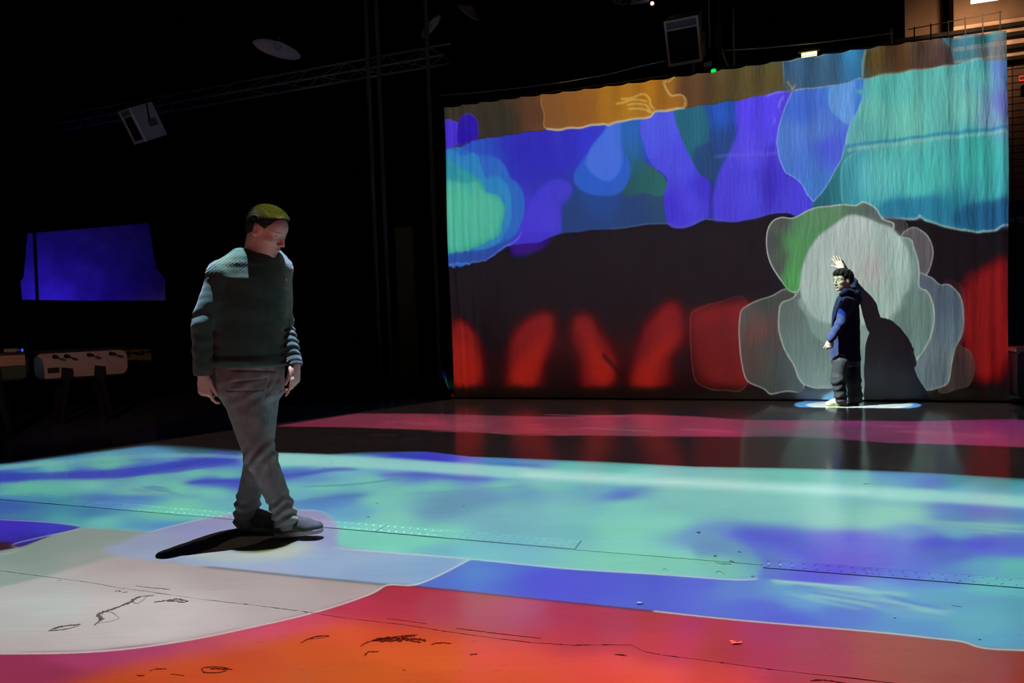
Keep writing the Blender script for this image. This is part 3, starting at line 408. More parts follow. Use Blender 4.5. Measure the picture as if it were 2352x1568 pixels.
#@@STRUCT
# ------------------------------------------------------------------ materials
def mat(name, col, rough=.6, spec=.5, metal=0., noise=None, bump=None, emit=None):
    """noise=(scale, amount): colour mottling; bump=(scale, strength, stretch)"""
    m = bpy.data.materials.new(name); m.use_nodes = True; nt = m.node_tree; N = nt.nodes; K = nt.links
    b = N['Principled BSDF']; c = tuple(float(x) for x in col)
    b.inputs['Base Color'].default_value = c+(1,); b.inputs['Roughness'].default_value = rough
    b.inputs['Specular IOR Level'].default_value = spec; b.inputs['Metallic'].default_value = metal
    tc = N.new('ShaderNodeTexCoord')
    if noise:
        n = N.new('ShaderNodeTexNoise'); n.inputs['Scale'].default_value = noise[0]; n.inputs['Detail'].default_value = 5
        K.new(tc.outputs['Object'], n.inputs['Vector'])
        r = N.new('ShaderNodeValToRGB'); a = noise[1]
        r.color_ramp.elements[0].position = .3; r.color_ramp.elements[1].position = .7
        r.color_ramp.elements[0].color = tuple(x*(1-a) for x in c)+(1,); r.color_ramp.elements[1].color = tuple(min(1, x*(1+a)) for x in c)+(1,)
        K.new(n.outputs['Fac'], r.inputs[0]); K.new(r.outputs[0], b.inputs['Base Color'])
    if bump:
        n = N.new('ShaderNodeTexNoise'); n.inputs['Scale'].default_value = bump[0]; n.inputs['Detail'].default_value = 4
        mp = N.new('ShaderNodeMapping'); mp.inputs['Scale'].default_value = bump[2] if len(bump) > 2 else (1, 1, 1)
        K.new(tc.outputs['Object'], mp.inputs[0]); K.new(mp.outputs[0], n.inputs['Vector'])
        bp = N.new('ShaderNodeBump'); bp.inputs['Strength'].default_value = bump[1]; bp.inputs['Distance'].default_value = .01
        K.new(n.outputs['Fac'], bp.inputs['Height']); K.new(bp.outputs[0], b.inputs['Normal'])
    if emit:
        b.inputs['Emission Color'].default_value = tuple(emit[0])+(1,); b.inputs['Emission Strength'].default_value = emit[1]
    return m
def link_mesh(name, P, F, m, parent=None, smooth=False, rel=None):
    P = np.asarray(P, float)
    if rel is not None: P = P-np.asarray(rel)
    me = bpy.data.meshes.new(name); me.from_pydata(P.tolist(), [], [tuple(int(i) for i in f) for f in F]); me.update()
    if m: me.materials.append(m)
    if smooth: me.shade_smooth()
    o = bpy.data.objects.new(name, me); COL.objects.link(o)
    if parent: o.parent = parent
    return o
def tag(o, label=None, cat=None, group=None, kind=None):
    for k, v in (('label', label), ('category', cat), ('group', group), ('kind', kind)):
        if v: o[k] = v
    return o
def thing(name, loc, label, cat, group=None, rz=0):
    o = bpy.data.objects.new(name, None); COL.objects.link(o); o.location = tuple(loc); o.rotation_euler = (0, 0, rz); o.empty_display_size = .1
    return tag(o, label, cat, group)
class MB:
    """mesh builder: boxes, tubes, prisms and lathes into ONE mesh"""
    def __init__(s): s.P = []; s.F = []
    def add(s, P, F):
        k = len(s.P); s.P += [np.asarray(p, float) for p in P]; s.F += [tuple(i+k for i in f) for f in F]; return s
    def box(s, c, X, Y, Z):
        c, X, Y, Z = map(np.asarray, (c, X, Y, Z))
        P = [c+a*X+b*Y+d*Z for a in (-.5, .5) for b in (-.5, .5) for d in (-.5, .5)]
        return s.add(P, [(0, 1, 3, 2), (4, 6, 7, 5), (0, 4, 5, 1), (2, 3, 7, 6), (0, 2, 6, 4), (1, 5, 7, 3)])
    def bev(s, c, X, Y, Z, b=.1):
        """box whose X-Y outline has cut corners, b in metres"""
        c, X, Y, Z = map(np.asarray, (c, X, Y, Z)); lx, ly = np.linalg.norm(X), np.linalg.norm(Y); ax, ay = b/lx, b/ly
        o = [(-.5+ax, -.5), (.5-ax, -.5), (.5, -.5+ay), (.5, .5-ay), (.5-ax, .5), (-.5+ax, .5), (-.5, .5-ay), (-.5, -.5+ay)]
        return s.prism([c+u*X+v*Y-.5*Z for u, v in o], Z)
    def prism(s, loop, Z):
        n = len(loop); P = [np.asarray(p) for p in loop]; P = P+[p+Z for p in P]
        F = [tuple(range(n))[::-1], tuple(range(n, 2*n))]+[(i, (i+1) % n, n+(i+1) % n, n+i) for i in range(n)]
        return s.add(P, F)
    def tube(s, pts, r, n=8, cap=True):
        pts = [np.asarray(p, float) for p in pts]; R = r if hasattr(r, '__len__') else [r]*len(pts); rings = []
        for i, p in enumerate(pts):
            t = pts[min(i+1, len(pts)-1)]-pts[max(i-1, 0)]; t = t/(np.linalg.norm(t)+1e-12)
            a = np.cross(t, V(0, 0, 1)); a = a if np.linalg.norm(a) > .05 else np.cross(t, V(1, 0, 0)); a /= np.linalg.norm(a); b = np.cross(t, a)
            rings.append([p+R[i]*(math.cos(q)*a+math.sin(q)*b) for q in np.linspace(0, 2*math.pi, n, endpoint=False)])
        k = 0; P = [q for rg in rings for q in rg]; F = []
        for i in range(len(pts)-1):
            for j in range(n): F.append((i*n+j, i*n+(j+1) % n, (i+1)*n+(j+1) % n, (i+1)*n+j))
        if cap: F += [tuple(range(n))[::-1], tuple(range((len(pts)-1)*n, len(pts)*n))]
        return s.add(P, F)
    def lathe(s, prof, c, ax=V(0, 0, 1), n=32):
        ax = np.asarray(ax)/np.linalg.norm(ax); a = np.cross(ax, V(1, 0, .01)); a /= np.linalg.norm(a); b = np.cross(ax, a); P = []; F = []
        for r, z in prof:
            for q in np.linspace(0, 2*math.pi, n, endpoint=False): P.append(np.asarray(c)+ax*z+r*(math.cos(q)*a+math.sin(q)*b))
        for i in range(len(prof)-1):
            for j in range(n): F.append((i*n+j, i*n+(j+1) % n, (i+1)*n+(j+1) % n, (i+1)*n+j))
        return s.add(P, F)
    def build(s, name, m, parent=None, smooth=False, rel=None):
        return link_mesh(name, s.P, s.F, m, parent, smooth, rel)
def auto_smooth(o, ang=.7):
    o.data.shade_smooth()
    bm = bmesh.new(); bm.from_mesh(o.data)
    for e in bm.edges:
        if len(e.link_faces) == 2 and e.calc_face_angle(0) > ang: e.smooth = False
    bm.to_mesh(o.data); bm.free()

# ------------------------------------------------------------------ floor
def floor_mat(name, rough=.15):
    m = bpy.data.materials.new(name); m.use_nodes = True; nt = m.node_tree; N = nt.nodes; K = nt.links; b = N['Principled BSDF']
    tc = N.new('ShaderNodeTexCoord')
    def noise(sc, st=(1, 1, 1), rot=0, det=5):
        mp = N.new('ShaderNodeMapping'); mp.inputs['Scale'].default_value = st; mp.inputs['Rotation'].default_value = (0, 0, rot)
        n = N.new('ShaderNodeTexNoise'); n.inputs['Scale'].default_value = sc; n.inputs['Detail'].default_value = det
        K.new(tc.outputs['Object'], mp.inputs[0]); K.new(mp.outputs[0], n.inputs['Vector']); return n.outputs['Fac']
    def ramp(src, p0, c0_, p1, c1_):
        r = N.new('ShaderNodeValToRGB'); e = r.color_ramp.elements
        e[0].position, e[1].position = p0, p1; e[0].color = (c0_,)*3+(1,); e[1].color = (c1_,)*3+(1,); K.new(src, r.inputs[0]); return r.outputs[0]
    def mul(a, c, f=1.):
        x = N.new('ShaderNodeMixRGB'); x.blend_type = 'MULTIPLY'; x.inputs[0].default_value = f; K.new(a, x.inputs[1]); K.new(c, x.inputs[2]); return x.outputs[0]
    A = FLOOR_ALB
    col = ramp(noise(1.1, (1, 2.2, 1), .33), .25, A*.93, .8, A*1.08)
    col = mul(col, ramp(noise(24, (.12, 1.6, 1), .33), .3, .965, .75, 1.03))       # scuffs along the traffic
    col = mul(col, ramp(noise(60, (.3, 1, 1), .1), .27, .8, .34, 1.))              # fine dirt
    K.new(col, b.inputs['Base Color'])
    K.new(ramp(noise(7, (.25, 1.5, 1), .33), .3, rough*.75, .75, rough*1.5), b.inputs['Roughness'])
    b.inputs['Specular IOR Level'].default_value = .5
    bp = N.new('ShaderNodeBump'); bp.inputs['Strength'].default_value = .05; bp.inputs['Distance'].default_value = .004
    K.new(noise(16, (1, 1, 1)), bp.inputs['Height']); K.new(bp.outputs[0], b.inputs['Normal'])
    return m
M_FLOOR = floor_mat('grey painted concrete', .13)
M_PLATE = floor_mat('painted tread plate', .3)
M_FLAKE = mat('worn concrete', (.030, .026, .023), .95, .1, noise=(90, .6))
M_DARK = mat('matt black paint', (.012, .012, .012), .9, .2)
M_CHIP = mat('bare dark concrete', (.012, .010, .009), .95, .1, noise=(60, .5))
base = MB().box(V(0, 10, -.075), V(50, 0, 0), V(0, 30, 0), V(0, 0, .09)).build('floor', M_CHIP); tag(base, kind='structure')
J1 = [(0, 1147), (400, 1181), (800, 1216), (1330, 1263), (1690, 1292), (2352, 1348)]
J2 = [(0, 1310), (190, 1335), (235, 1342), (275, 1350), (348, 1359), (471, 1377), (580, 1389), (685, 1402), (800, 1420), (932, 1435), (1026, 1450), (1120, 1463), (1215, 1475), (1310, 1481), (1449, 1480.5), (1477, 1495), (1521, 1504), (1594, 1513), (1683, 1525), (1797, 1540), (2352, 1600)]
def joint(J, gap, jit, n):
    Q = np.array([atZ(x, y)[:2] for x, y in J]); a, b = [], []
    for i in range(len(Q)-1):
        for t in np.linspace(0, 1, n, endpoint=False):
            p = Q[i]*(1-t)+Q[i+1]*t; a.append(p+V(0, gap/2+abs(rng.normal(0, jit)))); b.append(p-V(0, gap/2+abs(rng.normal(0, jit))))
    a.append(Q[-1]+V(0, gap/2)); b.append(Q[-1]-V(0, gap/2)); a, b = np.array(a), np.array(b)
    def ext(L):                                        # carry the joint on to x = +-22
        d0 = (L[1]-L[0])/(L[1]-L[0])[0]; d1 = (L[-1]-L[-4])/(L[-1]-L[-4])[0]
        return np.array([L[0]+d0*(-22-L[0][0])]+list(L)+[L[-1]+d1*(22-L[-1][0])])
    return ext(a), ext(b)
a1, b1 = joint(J1, .005, .0002, 2); a2, b2 = joint(J2, .0012, .0016, 14)
far = [V(22, 0), V(22, 24), V(-24, 24)]
def slab(loop):
    t = .03; L = [V(p[0], p[1], -t) for p in loop]; MB().prism(L, V(0, 0, t)).build('slab', M_FLOOR, base)
slab(list(a1)+[V(22, 24), V(-22, 24)])
slab(list(a2)+list(b1[::-1]))
slab([V(-22, -9), V(22, -9)]+list(b2[::-1]))
# tread-plate covers over the floor channel
p0, p1 = atZ(-500, 1103.5), atZ(1320, 1261.5); q0, q1 = atZ(1752, 1303.5), atZ(2600, 1370)
def plates(A, B, width, n):
    d = (B-A)/np.linalg.norm(B-A); nn = V(-d[1], d[0], 0); L = np.linalg.norm(B-A)/n; tr = MB()
    for i in range(n):
        c = A+d*(i+.5)*L+nn*width/2+V(0, 0, .001)
        MB().box(c, d*(L-.004), nn*width, V(0, 0, .0024)).build('cover_plate', M_PLATE, base)
        k = int(L/.045)
        for j in range(k):
            for r_, sg in ((.22, 1), (.5, -1), (.78, 1)):
                cc = A+d*(i*L+(j+.5+(.5 if sg < 0 else 0)*0)*L/k)+nn*width*r_+V(0, 0, .0028)
                ang = sg*.7; dd = d*math.cos(ang)+nn*math.sin(ang); n2 = V(-dd[1], dd[0], 0)
                l, w_ = .011, .0032
                tr.add([cc-dd*l, cc-n2*w_, cc+dd*l, cc+n2*w_, cc+V(0, 0, .0024)], [(0, 1, 4), (1, 2, 4), (2, 3, 4), (3, 0, 4)])
    tag(tr.build('tread_bars', M_PLATE, base), kind='stuff')
    e = MB()
    e.tube([A+nn*(width+.002)+V(0, 0, .0006), B+nn*(width+.002)+V(0, 0, .0006)], .0016, 4)
    return e, nn, d
e1, nn, dd = plates(p0+V(0, .004, 0), p1+V(0, .004, 0), .125, 6)
e2, nn2, dd2 = plates(q0, q1, .1, 3)
for P in (([q0+nn2*.103, q1+nn2*.103]), ([q0-nn2*.003, q1-nn2*.003]), ([p1+V(.002, 0, 0), p1+V(.002, 0, 0)+nn*.13])):
    MB().tube([p+V(0, 0, .0003) for p in P], .0014, 4).build('crack', M_CHIP, base)
# flaked paint and cracks
def ragged(P, w, z=.0012, sub=7):
    P = catmull(P, sub, False); Q = np.array([atZ(x, y)[:2] for x, y in P]); n = len(Q); mb = MB(); L = []; R_ = []
    T = np.gradient(Q, axis=0); T /= np.linalg.norm(T, axis=1)[:, None]+1e-9; N_ = np.stack([-T[:, 1], T[:, 0]], 1)
    env = np.sin(np.linspace(.12, math.pi-.12, n))**.6
    a = np.abs(rng.normal(.5, .35, n))*w*env; b = np.abs(rng.normal(.5, .35, n))*w*env
    P3 = [V(*(q+nv*x), z) for q, nv, x in zip(Q, N_, a)]+[V(*(q-nv*x), z) for q, nv, x in zip(Q, N_, b)]
    P3 += [p-V(0, 0, z+.0006) for p in P3]
    F = []
    for i in range(n-1):
        F += [(i, i+1, n+i+1, n+i), (i, 2*n+i, 2*n+i+1, i+1), (n+i, n+i+1, 3*n+i+1, 3*n+i)]
    return mb.add(P3, F)
FA = lambda L: [(x/2.76, 1000+y/2.76) for x, y in L]
FB = lambda L: [(700+x/2.76, 1000+y/2.76) for x, y in L]
FC = lambda L: [(1400+x/2.4706, 1000+y/2.4706) for x, y in L]
CH = [(FA([(305, 1240), (370, 1216), (440, 1203), (510, 1198)]), .014), (FA([(310, 1238), (380, 1232), (440, 1222), (500, 1205)]), .006), (FA([(595, 1203), (625, 1180), (645, 1160), (620, 1135), (680, 1110), (760, 1083), (830, 1055), (860, 1030), (920, 1018), (975, 1015)]), .016),
      (FA([(835, 1052), (870, 1065), (905, 1045), (932, 1020)]), .004), (FA([(640, 1150), (660, 1120), (710, 1122), (750, 1152)]), .003), (FA([(620, 1190), (690, 1180), (740, 1165), (760, 1155)]), .002), (FA([(975, 1056), (1060, 1046), (1130, 1038), (1195, 1050)]), .014), (FA([(1060, 1052), (1110, 1050), (1150, 1056), (1190, 1053)]), .009),
      (FA([(728, 992), (750, 983), (765, 990)]), .006), (FA([(775, 995), (795, 993), (808, 990)]), .005), (FA([(1275, 1488), (1300, 1470), (1400, 1468), (1475, 1485)]), .005), (FA([(1280, 1485), (1300, 1503), (1390, 1502), (1440, 1490)]), .005), (FA([(1330, 1478), (1400, 1480), (1450, 1484)]), .008),
      (FA([(948, 1492), (990, 1480), (1055, 1480)]), .006), (FA([(1080, 1512), (1120, 1516), (1168, 1522)]), .004), (FA([(868, 1518), (890, 1522), (918, 1520)]), .006), (FA([(1905, 1316), (1960, 1288), (2030, 1270), (2088, 1272)]), .006), (FA([(1965, 1292), (2040, 1283), (2085, 1275)]), .002), (FA([(365, 917), (390, 918)]), .004),
      (FB([(350, 1338), (400, 1310), (480, 1292), (600, 1272), (720, 1262)]), .006), (FB([(425, 1300), (520, 1288), (620, 1280), (700, 1268)]), .022), (FB([(470, 1305), (560, 1300), (680, 1290), (770, 1302)]), .018), (FB([(650, 1300), (700, 1305), (740, 1312)]), .010), (FB([(800, 1327), (850, 1315), (930, 1319)]), .007),
      (FB([(380, 1397), (405, 1372), (470, 1371)]), .007), (FB([(1045, 1389), (1070, 1386), (1095, 1386)]), .007), (FB([(520, 1160), (640, 1175), (770, 1193)]), .003), (FB([(1245, 1290), (1340, 1300), (1430, 1312)]), .003), (FB([(0, 1303), (60, 1278), (150, 1268)]), .005), (FB([(1965, 1388), (2000, 1392), (2045, 1397)]), .004), (FB([(640, 1490), (620, 1485)]), .003),
      (FC([(1140, 1392), (1200, 1387), (1290, 1398), (1400, 1420)]), .007), (FC([(28, 1243), (60, 1242), (90, 1246)]), .003), (FC([(498, 552), (504, 548), (509, 556)]), .013), (FC([(593, 685), (600, 682), (605, 688)]), .010), (FC([(680, 714), (695, 713), (706, 718)]), .010), (FC([(728, 662), (738, 660), (746, 664)]), .007), (FC([(805, 800), (812, 798), (820, 801)]), .006),
      (FC([(600, 720), (640, 728), (690, 730)]), .006), (FC([(300, 762), (315, 756), (330, 765)]), .003), (FC([(600, 778), (625, 770), (655, 790)]), .003), (FC([(1440, 278), (1460, 272), (1478, 276)]), .008), (FC([(1970, 840), (1985, 838)]), .006), (FC([(1940, 965), (1965, 968), (2000, 972)]), .003), (FC([(1612, 1036), (1628, 1034)]), .004), (FC([(2095, 1158), (2108, 1157)]), .006),
      (FB([(400, 512), (406, 518)]), .010), (FB([(1005, 447), (1012, 450)]), .008), (FB([(450, 432), (470, 425)]), .006)]
CH += [(FA([(440, 437), (460, 432), (475, 427)]), .006), (FA([(405, 228), (415, 229)]), .010), (FB([(120, 203), (130, 206)]), .010)]
for P, w_ in CH: ragged(P, w_*(.8 if w_ > .0045 else .5)).build('chipped_patch', M_FLAKE, base)
for P, w_ in ((FB([(960, 1222), (1200, 1252), (1500, 1287)]), .002), (FA([(860, 952), (960, 965), (1080, 975)]), .002)):
    ragged(P, w_, sub=16).build('crack', M_CHIP, base)
# two scraps
def scrap(P, name, m, label):
    L = [atZ(x, y) for x, y in P]; r_ = np.mean(L, 0); o = MB().prism([p-r_+V(0, 0, .002+.003*(i % 2)) for i, p in enumerate(L)], V(0, 0, .001)).build(name, m); o.location = tuple(r_); tag(o, label, 'scrap')
scrap([(1676, 1471), (1684, 1474), (1694, 1476), (1703, 1475), (1705, 1478), (1690, 1480), (1681, 1480)], 'paper_scrap', mat('bright paper', (.75, .72, .7), .8, .2), 'small torn paper scrap lying on the red light field')
scrap([(1462, 1386), (1466, 1384), (1476, 1384.5), (1477, 1387), (1470, 1388), (1463, 1388)], 'plastic_scrap', mat('white plastic', (.8, .8, .8), .5, .4), 'tiny white plastic scrap lying on the blue light band')

# ------------------------------------------------------------------ hall shell
M_HALL = mat('black hall paint', (.010, .010, .011), .95, .1, noise=(3, .4))
def struct(o): return tag(o, kind='structure')
struct(MB().box(V(-1, 10, 9.2), V(46, 0, 0), V(0, 30, 0), V(0, 0, .2)).build('ceiling', M_HALL))
struct(MB().box(V(-1, 20.5, 4.5), V(46, 0, 0), V(0, .2, 0), V(0, 0, 9.2)).build('wall_back', M_HALL))
struct(MB().box(V(-20.5, 9, 4.5), V(.2, 0, 0), V(0, 30, 0), V(0, 0, 9.2)).build('wall_left', M_HALL))
struct(MB().box(V(20.5, 9, 4.5), V(.2, 0, 0), V(0, 30, 0), V(0, 0, 9.2)).build('wall_right', M_HALL))
# partition with the blue-lit opening
YP = 13.5
def flat_with_holes(outer, holes, depth):
    cu = bpy.data.curves.new('t', 'CURVE'); cu.dimensions = '2D'; cu.fill_mode = 'BOTH'; cu.extrude = depth/2
    for L in [outer]+holes:
        sp = cu.splines.new('POLY'); sp.points.add(len(L)-1); sp.use_cyclic_u = True
        for q, (x, z) in zip(sp.points, L): q.co = (x, z, 0, 1)
    o = bpy.data.objects.new('t', cu); COL.objects.link(o)
    me = bpy.data.meshes.new_from_object(o.evaluated_get(bpy.context.evaluated_depsgraph_get())); bpy.data.objects.remove(o); bpy.data.curves.remove(cu); return me
def xz(L): return [(lambda p: (p[0], p[2]))(atY(x, y, YP)) for x, y in L]
h1 = xz([(58, 535), (120, 530), (230, 521), (345, 510), (351, 545), (357, 590), (363, 616), (376, 632), (383, 642), (384, 690), (200, 690.5), (46, 688), (42, 645), (49, 637)])
h2 = xz([(15, 552), (21, 608), (31, 606), (30, 596), (18, 562)]); h3 = xz([(24, 540), (36, 534), (36, 562), (33, 568)])
me = flat_with_holes([(-20, 0), (-3.2, 0), (-3.2, 4.6), (-20, 4.6)], [h1, h2, h3], .12); me.materials.append(M_HALL)
po = bpy.data.objects.new('wall_partition', me); COL.objects.link(po); po.location = (0, YP, 0); po.rotation_euler = (math.pi/2, 0, 0); struct(po)
pa = atY(83, 520, YP-.1); pb = atY(86, 700, YP-.1)
struct(MB().tube([V(pa[0]-.02, pa[1], 4.2), V(pb[0], pb[1], 1.6)], .028, 10).build('trim_post', M_DARK, po)); bpy.context.view_layer.update()
o_ = [o for o in COL.objects if o.name == 'trim_post'][0]; o_.matrix_parent_inverse = po.matrix_world.inverted()
M_BLUEWALL = mat('pale plaster', (.55, .55, .57), .9, .2, noise=(2.2, .25))
struct(MB().box(V(-9.4, 16.2, 2.1), V(8.5, 0, 0), V(0, .1, 0), V(0, 0, 4.2)).build('wall_far', M_BLUEWALL))
L = bpy.data.lights.new('blue flood', 'SPOT'); L.color = (.05, .02, 1); L.energy = 58; L.spot_size = 2.6; L.spot_blend = .7; L.shadow_soft_size = .2
lo = bpy.data.objects.new('blue flood', L); COL.objects.link(lo); lo.location = (-11.0, 14.7, 1.5); lo.rotation_euler = Vector((-.5, -1.6, -.3)).to_track_quat('Z', 'Y').to_euler()
# doorway panel and pillar edges left of the cloth
dq = onwall(935, 700, -1.6)
door = MB().box(V(dq[0], dq[1], 1.35), WD*.32, WN*.06, V(0, 0, 2.7)).build('door_1', mat('dull brown door', (.16, .14, .07), .8, .2)); struct(door)
for px in (868, 892, 1004):
    q = onwall(px, 700, -1.2); struct(MB().tube([V(q[0], q[1], 0), V(q[0], q[1], 9)], .035, 8).build('trim_pipe', mat('dull pipe', (.12, .12, .12), .6, .4)))

# ------------------------------------------------------------------ cloth screen
def screen_mat():
    m = bpy.data.materials.new('thin white cloth'); m.use_nodes = True; nt = m.node_tree; N = nt.nodes; K = nt.links
    b = N['Principled BSDF']; b.inputs['Roughness'].default_value = .62; b.inputs['Specular IOR Level'].default_value = .35
    tc = N.new('ShaderNodeTexCoord')
    def noise(sc, st, det=4, rot=(0, 0, 0), dist=0):
        mp = N.new('ShaderNodeMapping'); mp.inputs['Scale'].default_value = st; mp.inputs['Rotation'].default_value = rot
        n = N.new('ShaderNodeTexNoise'); n.inputs['Scale'].default_value = sc; n.inputs['Detail'].default_value = det; n.inputs['Distortion'].default_value = dist
        K.new(tc.outputs['Object'], mp.inputs[0]); K.new(mp.outputs[0], n.inputs['Vector']); return n.outputs['Fac']
    def ma(op, a, c):
        n = N.new('ShaderNodeMath'); n.operation = op
        for i, v in enumerate((a, c)):
            if isinstance(v, (int, float)): n.inputs[i].default_value = v
            else: K.new(v, n.inputs[i])
        return n.outputs[0]
    b.inputs['Base Color'].default_value = (SCREEN_ALB,)*3+(1,)
    def ridge(x, p=3.):   # thin raised creases
        return ma('POWER', ma('SUBTRACT', 1., ma('ABSOLUTE', ma('MULTIPLY', ma('SUBTRACT', x, .5), 5.), 0)), p)
    h = ma('MULTIPLY', noise(5.5, (1, 1, .22), 2, (0, .09, 0)), .5)
    h = ma('ADD', h, ma('MULTIPLY', noise(24, (1, 1, .2), 2, (0, .12, 0), .4), .42))
    h = ma('ADD', h, ma('MULTIPLY', noise(11, (.12, 1, 1.8), 2, (0, -.05, 0)), .09))
    bp = N.new('ShaderNodeBump'); bp.inputs['Strength'].default_value = .46; bp.inputs['Distance'].default_value = .035
    K.new(h, bp.inputs['Height']); K.new(bp.outputs[0], b.inputs['Normal'])
    t = N.new('ShaderNodeBsdfTransparent'); mx = N.new('ShaderNodeMixShader'); mx.inputs[0].default_value = .10
    K.new(b.outputs[0], mx.inputs[1]); K.new(t.outputs[0], mx.inputs[2]); K.new(mx.outputs[0], N['Material Output'].inputs[0])
    return m
scr = thing('projection_screen', WA, 'huge wrinkled white cloth screen hung behind the boy, filled with coloured projected shapes', 'screen')
ang = math.atan2(WD[1], WD[0]); scr.rotation_euler = (0, 0, ang)
nx, nz = 330, 200; P = []; F = []
us = np.linspace(0, WW, nx); vs = np.linspace(0, 1, nz)
tie = .285
for v in vs:
    for u in us:
        L_ = math.exp(-u/.75); Rr = math.exp(-(WW-u)/.5); z = .012+v*(WH-.012)
        z += v**14*(.018*abs(math.sin(math.pi*u/tie))**.6*-1+.012*math.sin(u*1.3+1))
        d = L_*(.007*math.sin(u*52+1.2*math.sin(z*1.1))+.004*math.sin(u*83+z*1.5+1)) + Rr*(.005*math.sin(u*38+z*.8)+.002*math.sin(u*71-z))
        d += .004*math.sin(u*8.7+.5*math.sin(z*1.9))*math.sin(z*.9+u) + .003*math.sin(u*21+z*1.3)*math.sin(z*2.3+u*1.7)
        d += v**10*.012*math.sin(math.pi*2*u/tie)
        dx = L_*.012*math.sin(z*2.1)+(-.01*Rr*math.sin(z*1.7))
        P.append(V(u+dx, -d, z))
for j in range(nz-1):
    for i in range(nx-1): F.append((j*nx+i, j*nx+i+1, (j+1)*nx+i+1, (j+1)*nx+i))
link_mesh('cloth', P, F, screen_mat(), scr, True)
M_ROPE = mat('dark rope', (.02, .02, .02), .8, .2); M_STEEL = mat('dull steel', (.3, .3, .31), .45, .5, .6)
MB().tube([V(u, .03, WH+.022+.004*math.sin(u*2)) for u in np.linspace(-.3, WW+.1, 24)], .004, 6).build('top_rope', M_ROPE, scr)
MB().tube([V(-.05, 0, .01), V(WW+.05, 0, .01)], .011, 6).build('bottom_batten', M_DARK, scr)
for k in range(int(WW/tie)+1):
    u = .02+k*tie; MB().tube([V(u, .0, WH-.02), V(u+.005, .02, WH+.022), V(u, .035, WH+.012)], .0035, 5).build('tie', M_ROPE, scr)

# ------------------------------------------------------------------ lit corner behind the cloth, upper right
OFF = -2.4
M_LIT = mat('lit plaster tone', (.62, .42, .29), .9, .2, noise=(2.5, .12)); M_DIM = mat('dim plaster tone', (.20, .125, .08), .9, .2, noise=(2.5, .2))  # lamp light's cut-off put into colour: lit tone below, dim tone above
M_BEAM = mat('dark timber', (.02, .016, .013), .8, .2)
def wpt(px, py, off=OFF): return onwall(px, py, off)
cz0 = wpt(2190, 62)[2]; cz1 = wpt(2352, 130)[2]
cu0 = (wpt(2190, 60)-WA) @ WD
def wallbox(name, u0, u1, z0, z1, off, t, m, parent=None):
    c = WA+WD*(u0+u1)/2+WN*(off-t/2)+V(0, 0, (z0+z1)/2)
    return MB().box(c, WD*(u1-u0), WN*t, V(0, 0, z1-z0)).build(name, m, parent)
wr = wallbox('wall_corner', cu0, cu0+6, cz1-.02, cz0, OFF, .2, M_LIT); struct(wr)
struct(wallbox('wall_upper', cu0, cu0+6, cz0, 9.1, OFF+.01, .2, M_DIM))
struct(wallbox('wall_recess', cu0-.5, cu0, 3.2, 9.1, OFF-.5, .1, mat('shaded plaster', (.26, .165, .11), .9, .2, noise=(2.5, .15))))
lower = wallbox('wall_tiled', cu0-4.2, cu0+6, 0, cz1-.02, OFF-.02, .2, mat('dark grout', (.03, .02, .015), .9, .2)); struct(lower)
tl = MB(); tw, th = .2, .095
for j in range(20):
    for i in range(40):
        u = cu0-3.6+i*tw; z = cz1-.1-j*th
        c = WA+WD*u+WN*(OFF-.02)+V(0, 0, z); tl.box(c, WD*(tw-.014), WN*.02, V(0, 0, th-.012))
tag(tl.build('tiles', mat('tan tile', (.20, .115, .07), .5, .4, noise=(4, .25)), lower), kind='stuff')
for py, t_ in ((57, .05), (79, .055), (107, .055), (134, .05)):
    z = wpt(2352, py)[2]
    c0_ = WA+WD*(cu0+1.1)+WN*(OFF+.05)+V(0, 0, z)
    struct(MB().box(c0_, WD*5.6, WN*.08, V(0, 0, t_)).build('trim_beam', M_BEAM))
rail = thing('railing', wpt(2220, 70, -1.9)*V(1, 1, 0)+V(0, 0, 3.4), 'thin dark railing silhouetted against the warm lit wall above the screen', 'railing')
ra, rb = wpt(2085, 68, -1.9), wpt(2302, 27, -1.9)
MB().tube([ra, rb], .006, 6).build('rail', M_BEAM, rail, rel=rail.location)
for px in (2100, 2138, 2178, 2217, 2257, 2297):
    t = (px-2085)/(2302-2085); p = wpt(px, 68-41*t, -1.9); MB().tube([p+V(0, 0, .02), p-V(0, 0, .9)], .008, 6).build('post', M_BEAM, rail, rel=rail.location)
lp = wpt(2262, -2, -1.5)
lamp = thing('wall_lamp', lp, 'bright warm lamp glowing at the top right above the screen corner', 'lamp')
MB().tube([V(-.14, .045, 0), V(.14, -.045, 0)], .035, 12).build('bulb', mat('warm bulb', (1, .8, .6), emit=((1, .72, .45), 14)), lamp)
MB().box(V(0, 0, .07), V(.4, -.12, 0), V(.03, .1, 0), V(0, 0, .05)).build('shade', M_DARK, lamp)
L = bpy.data.lights.new('warm lamp', 'SPOT'); L.color = (1, .62, .36); L.energy = 85; L.spot_size = 2.0; L.spot_blend = 1.; L.shadow_soft_size = .06
lo = bpy.data.objects.new('warm lamp', L); COL.objects.link(lo); lo.location = tuple(lp-V(0, 0, .06)); lo.rotation_euler = Vector(lp-V(0, 0, .06)-wpt(2236, 96)).to_track_quat('Z', 'Y').to_euler()
# red sign at the right edge
sg = thing('exit_sign', wpt(2350, 180, -1.6), 'small red glowing sign cut by the right edge of the picture', 'sign')
M_RED = mat('red light tube', (1, .1, .1), emit=((1, .03, .03), 1.3))
sx0 = wpt(2341, 175, -1.6)-V(*sg.location); s_ = WD*.16; zz = V(0, 0, .055)
MB().tube([sx0+s_, sx0, sx0-zz, sx0-zz+s_], .008, 6).build('tube', M_RED, sg)
MB().box(V(0, 0, -.16)+WD*.06, WD*.16, WN*.05, V(0, 0, .14)).build('housing', M_DARK, sg)

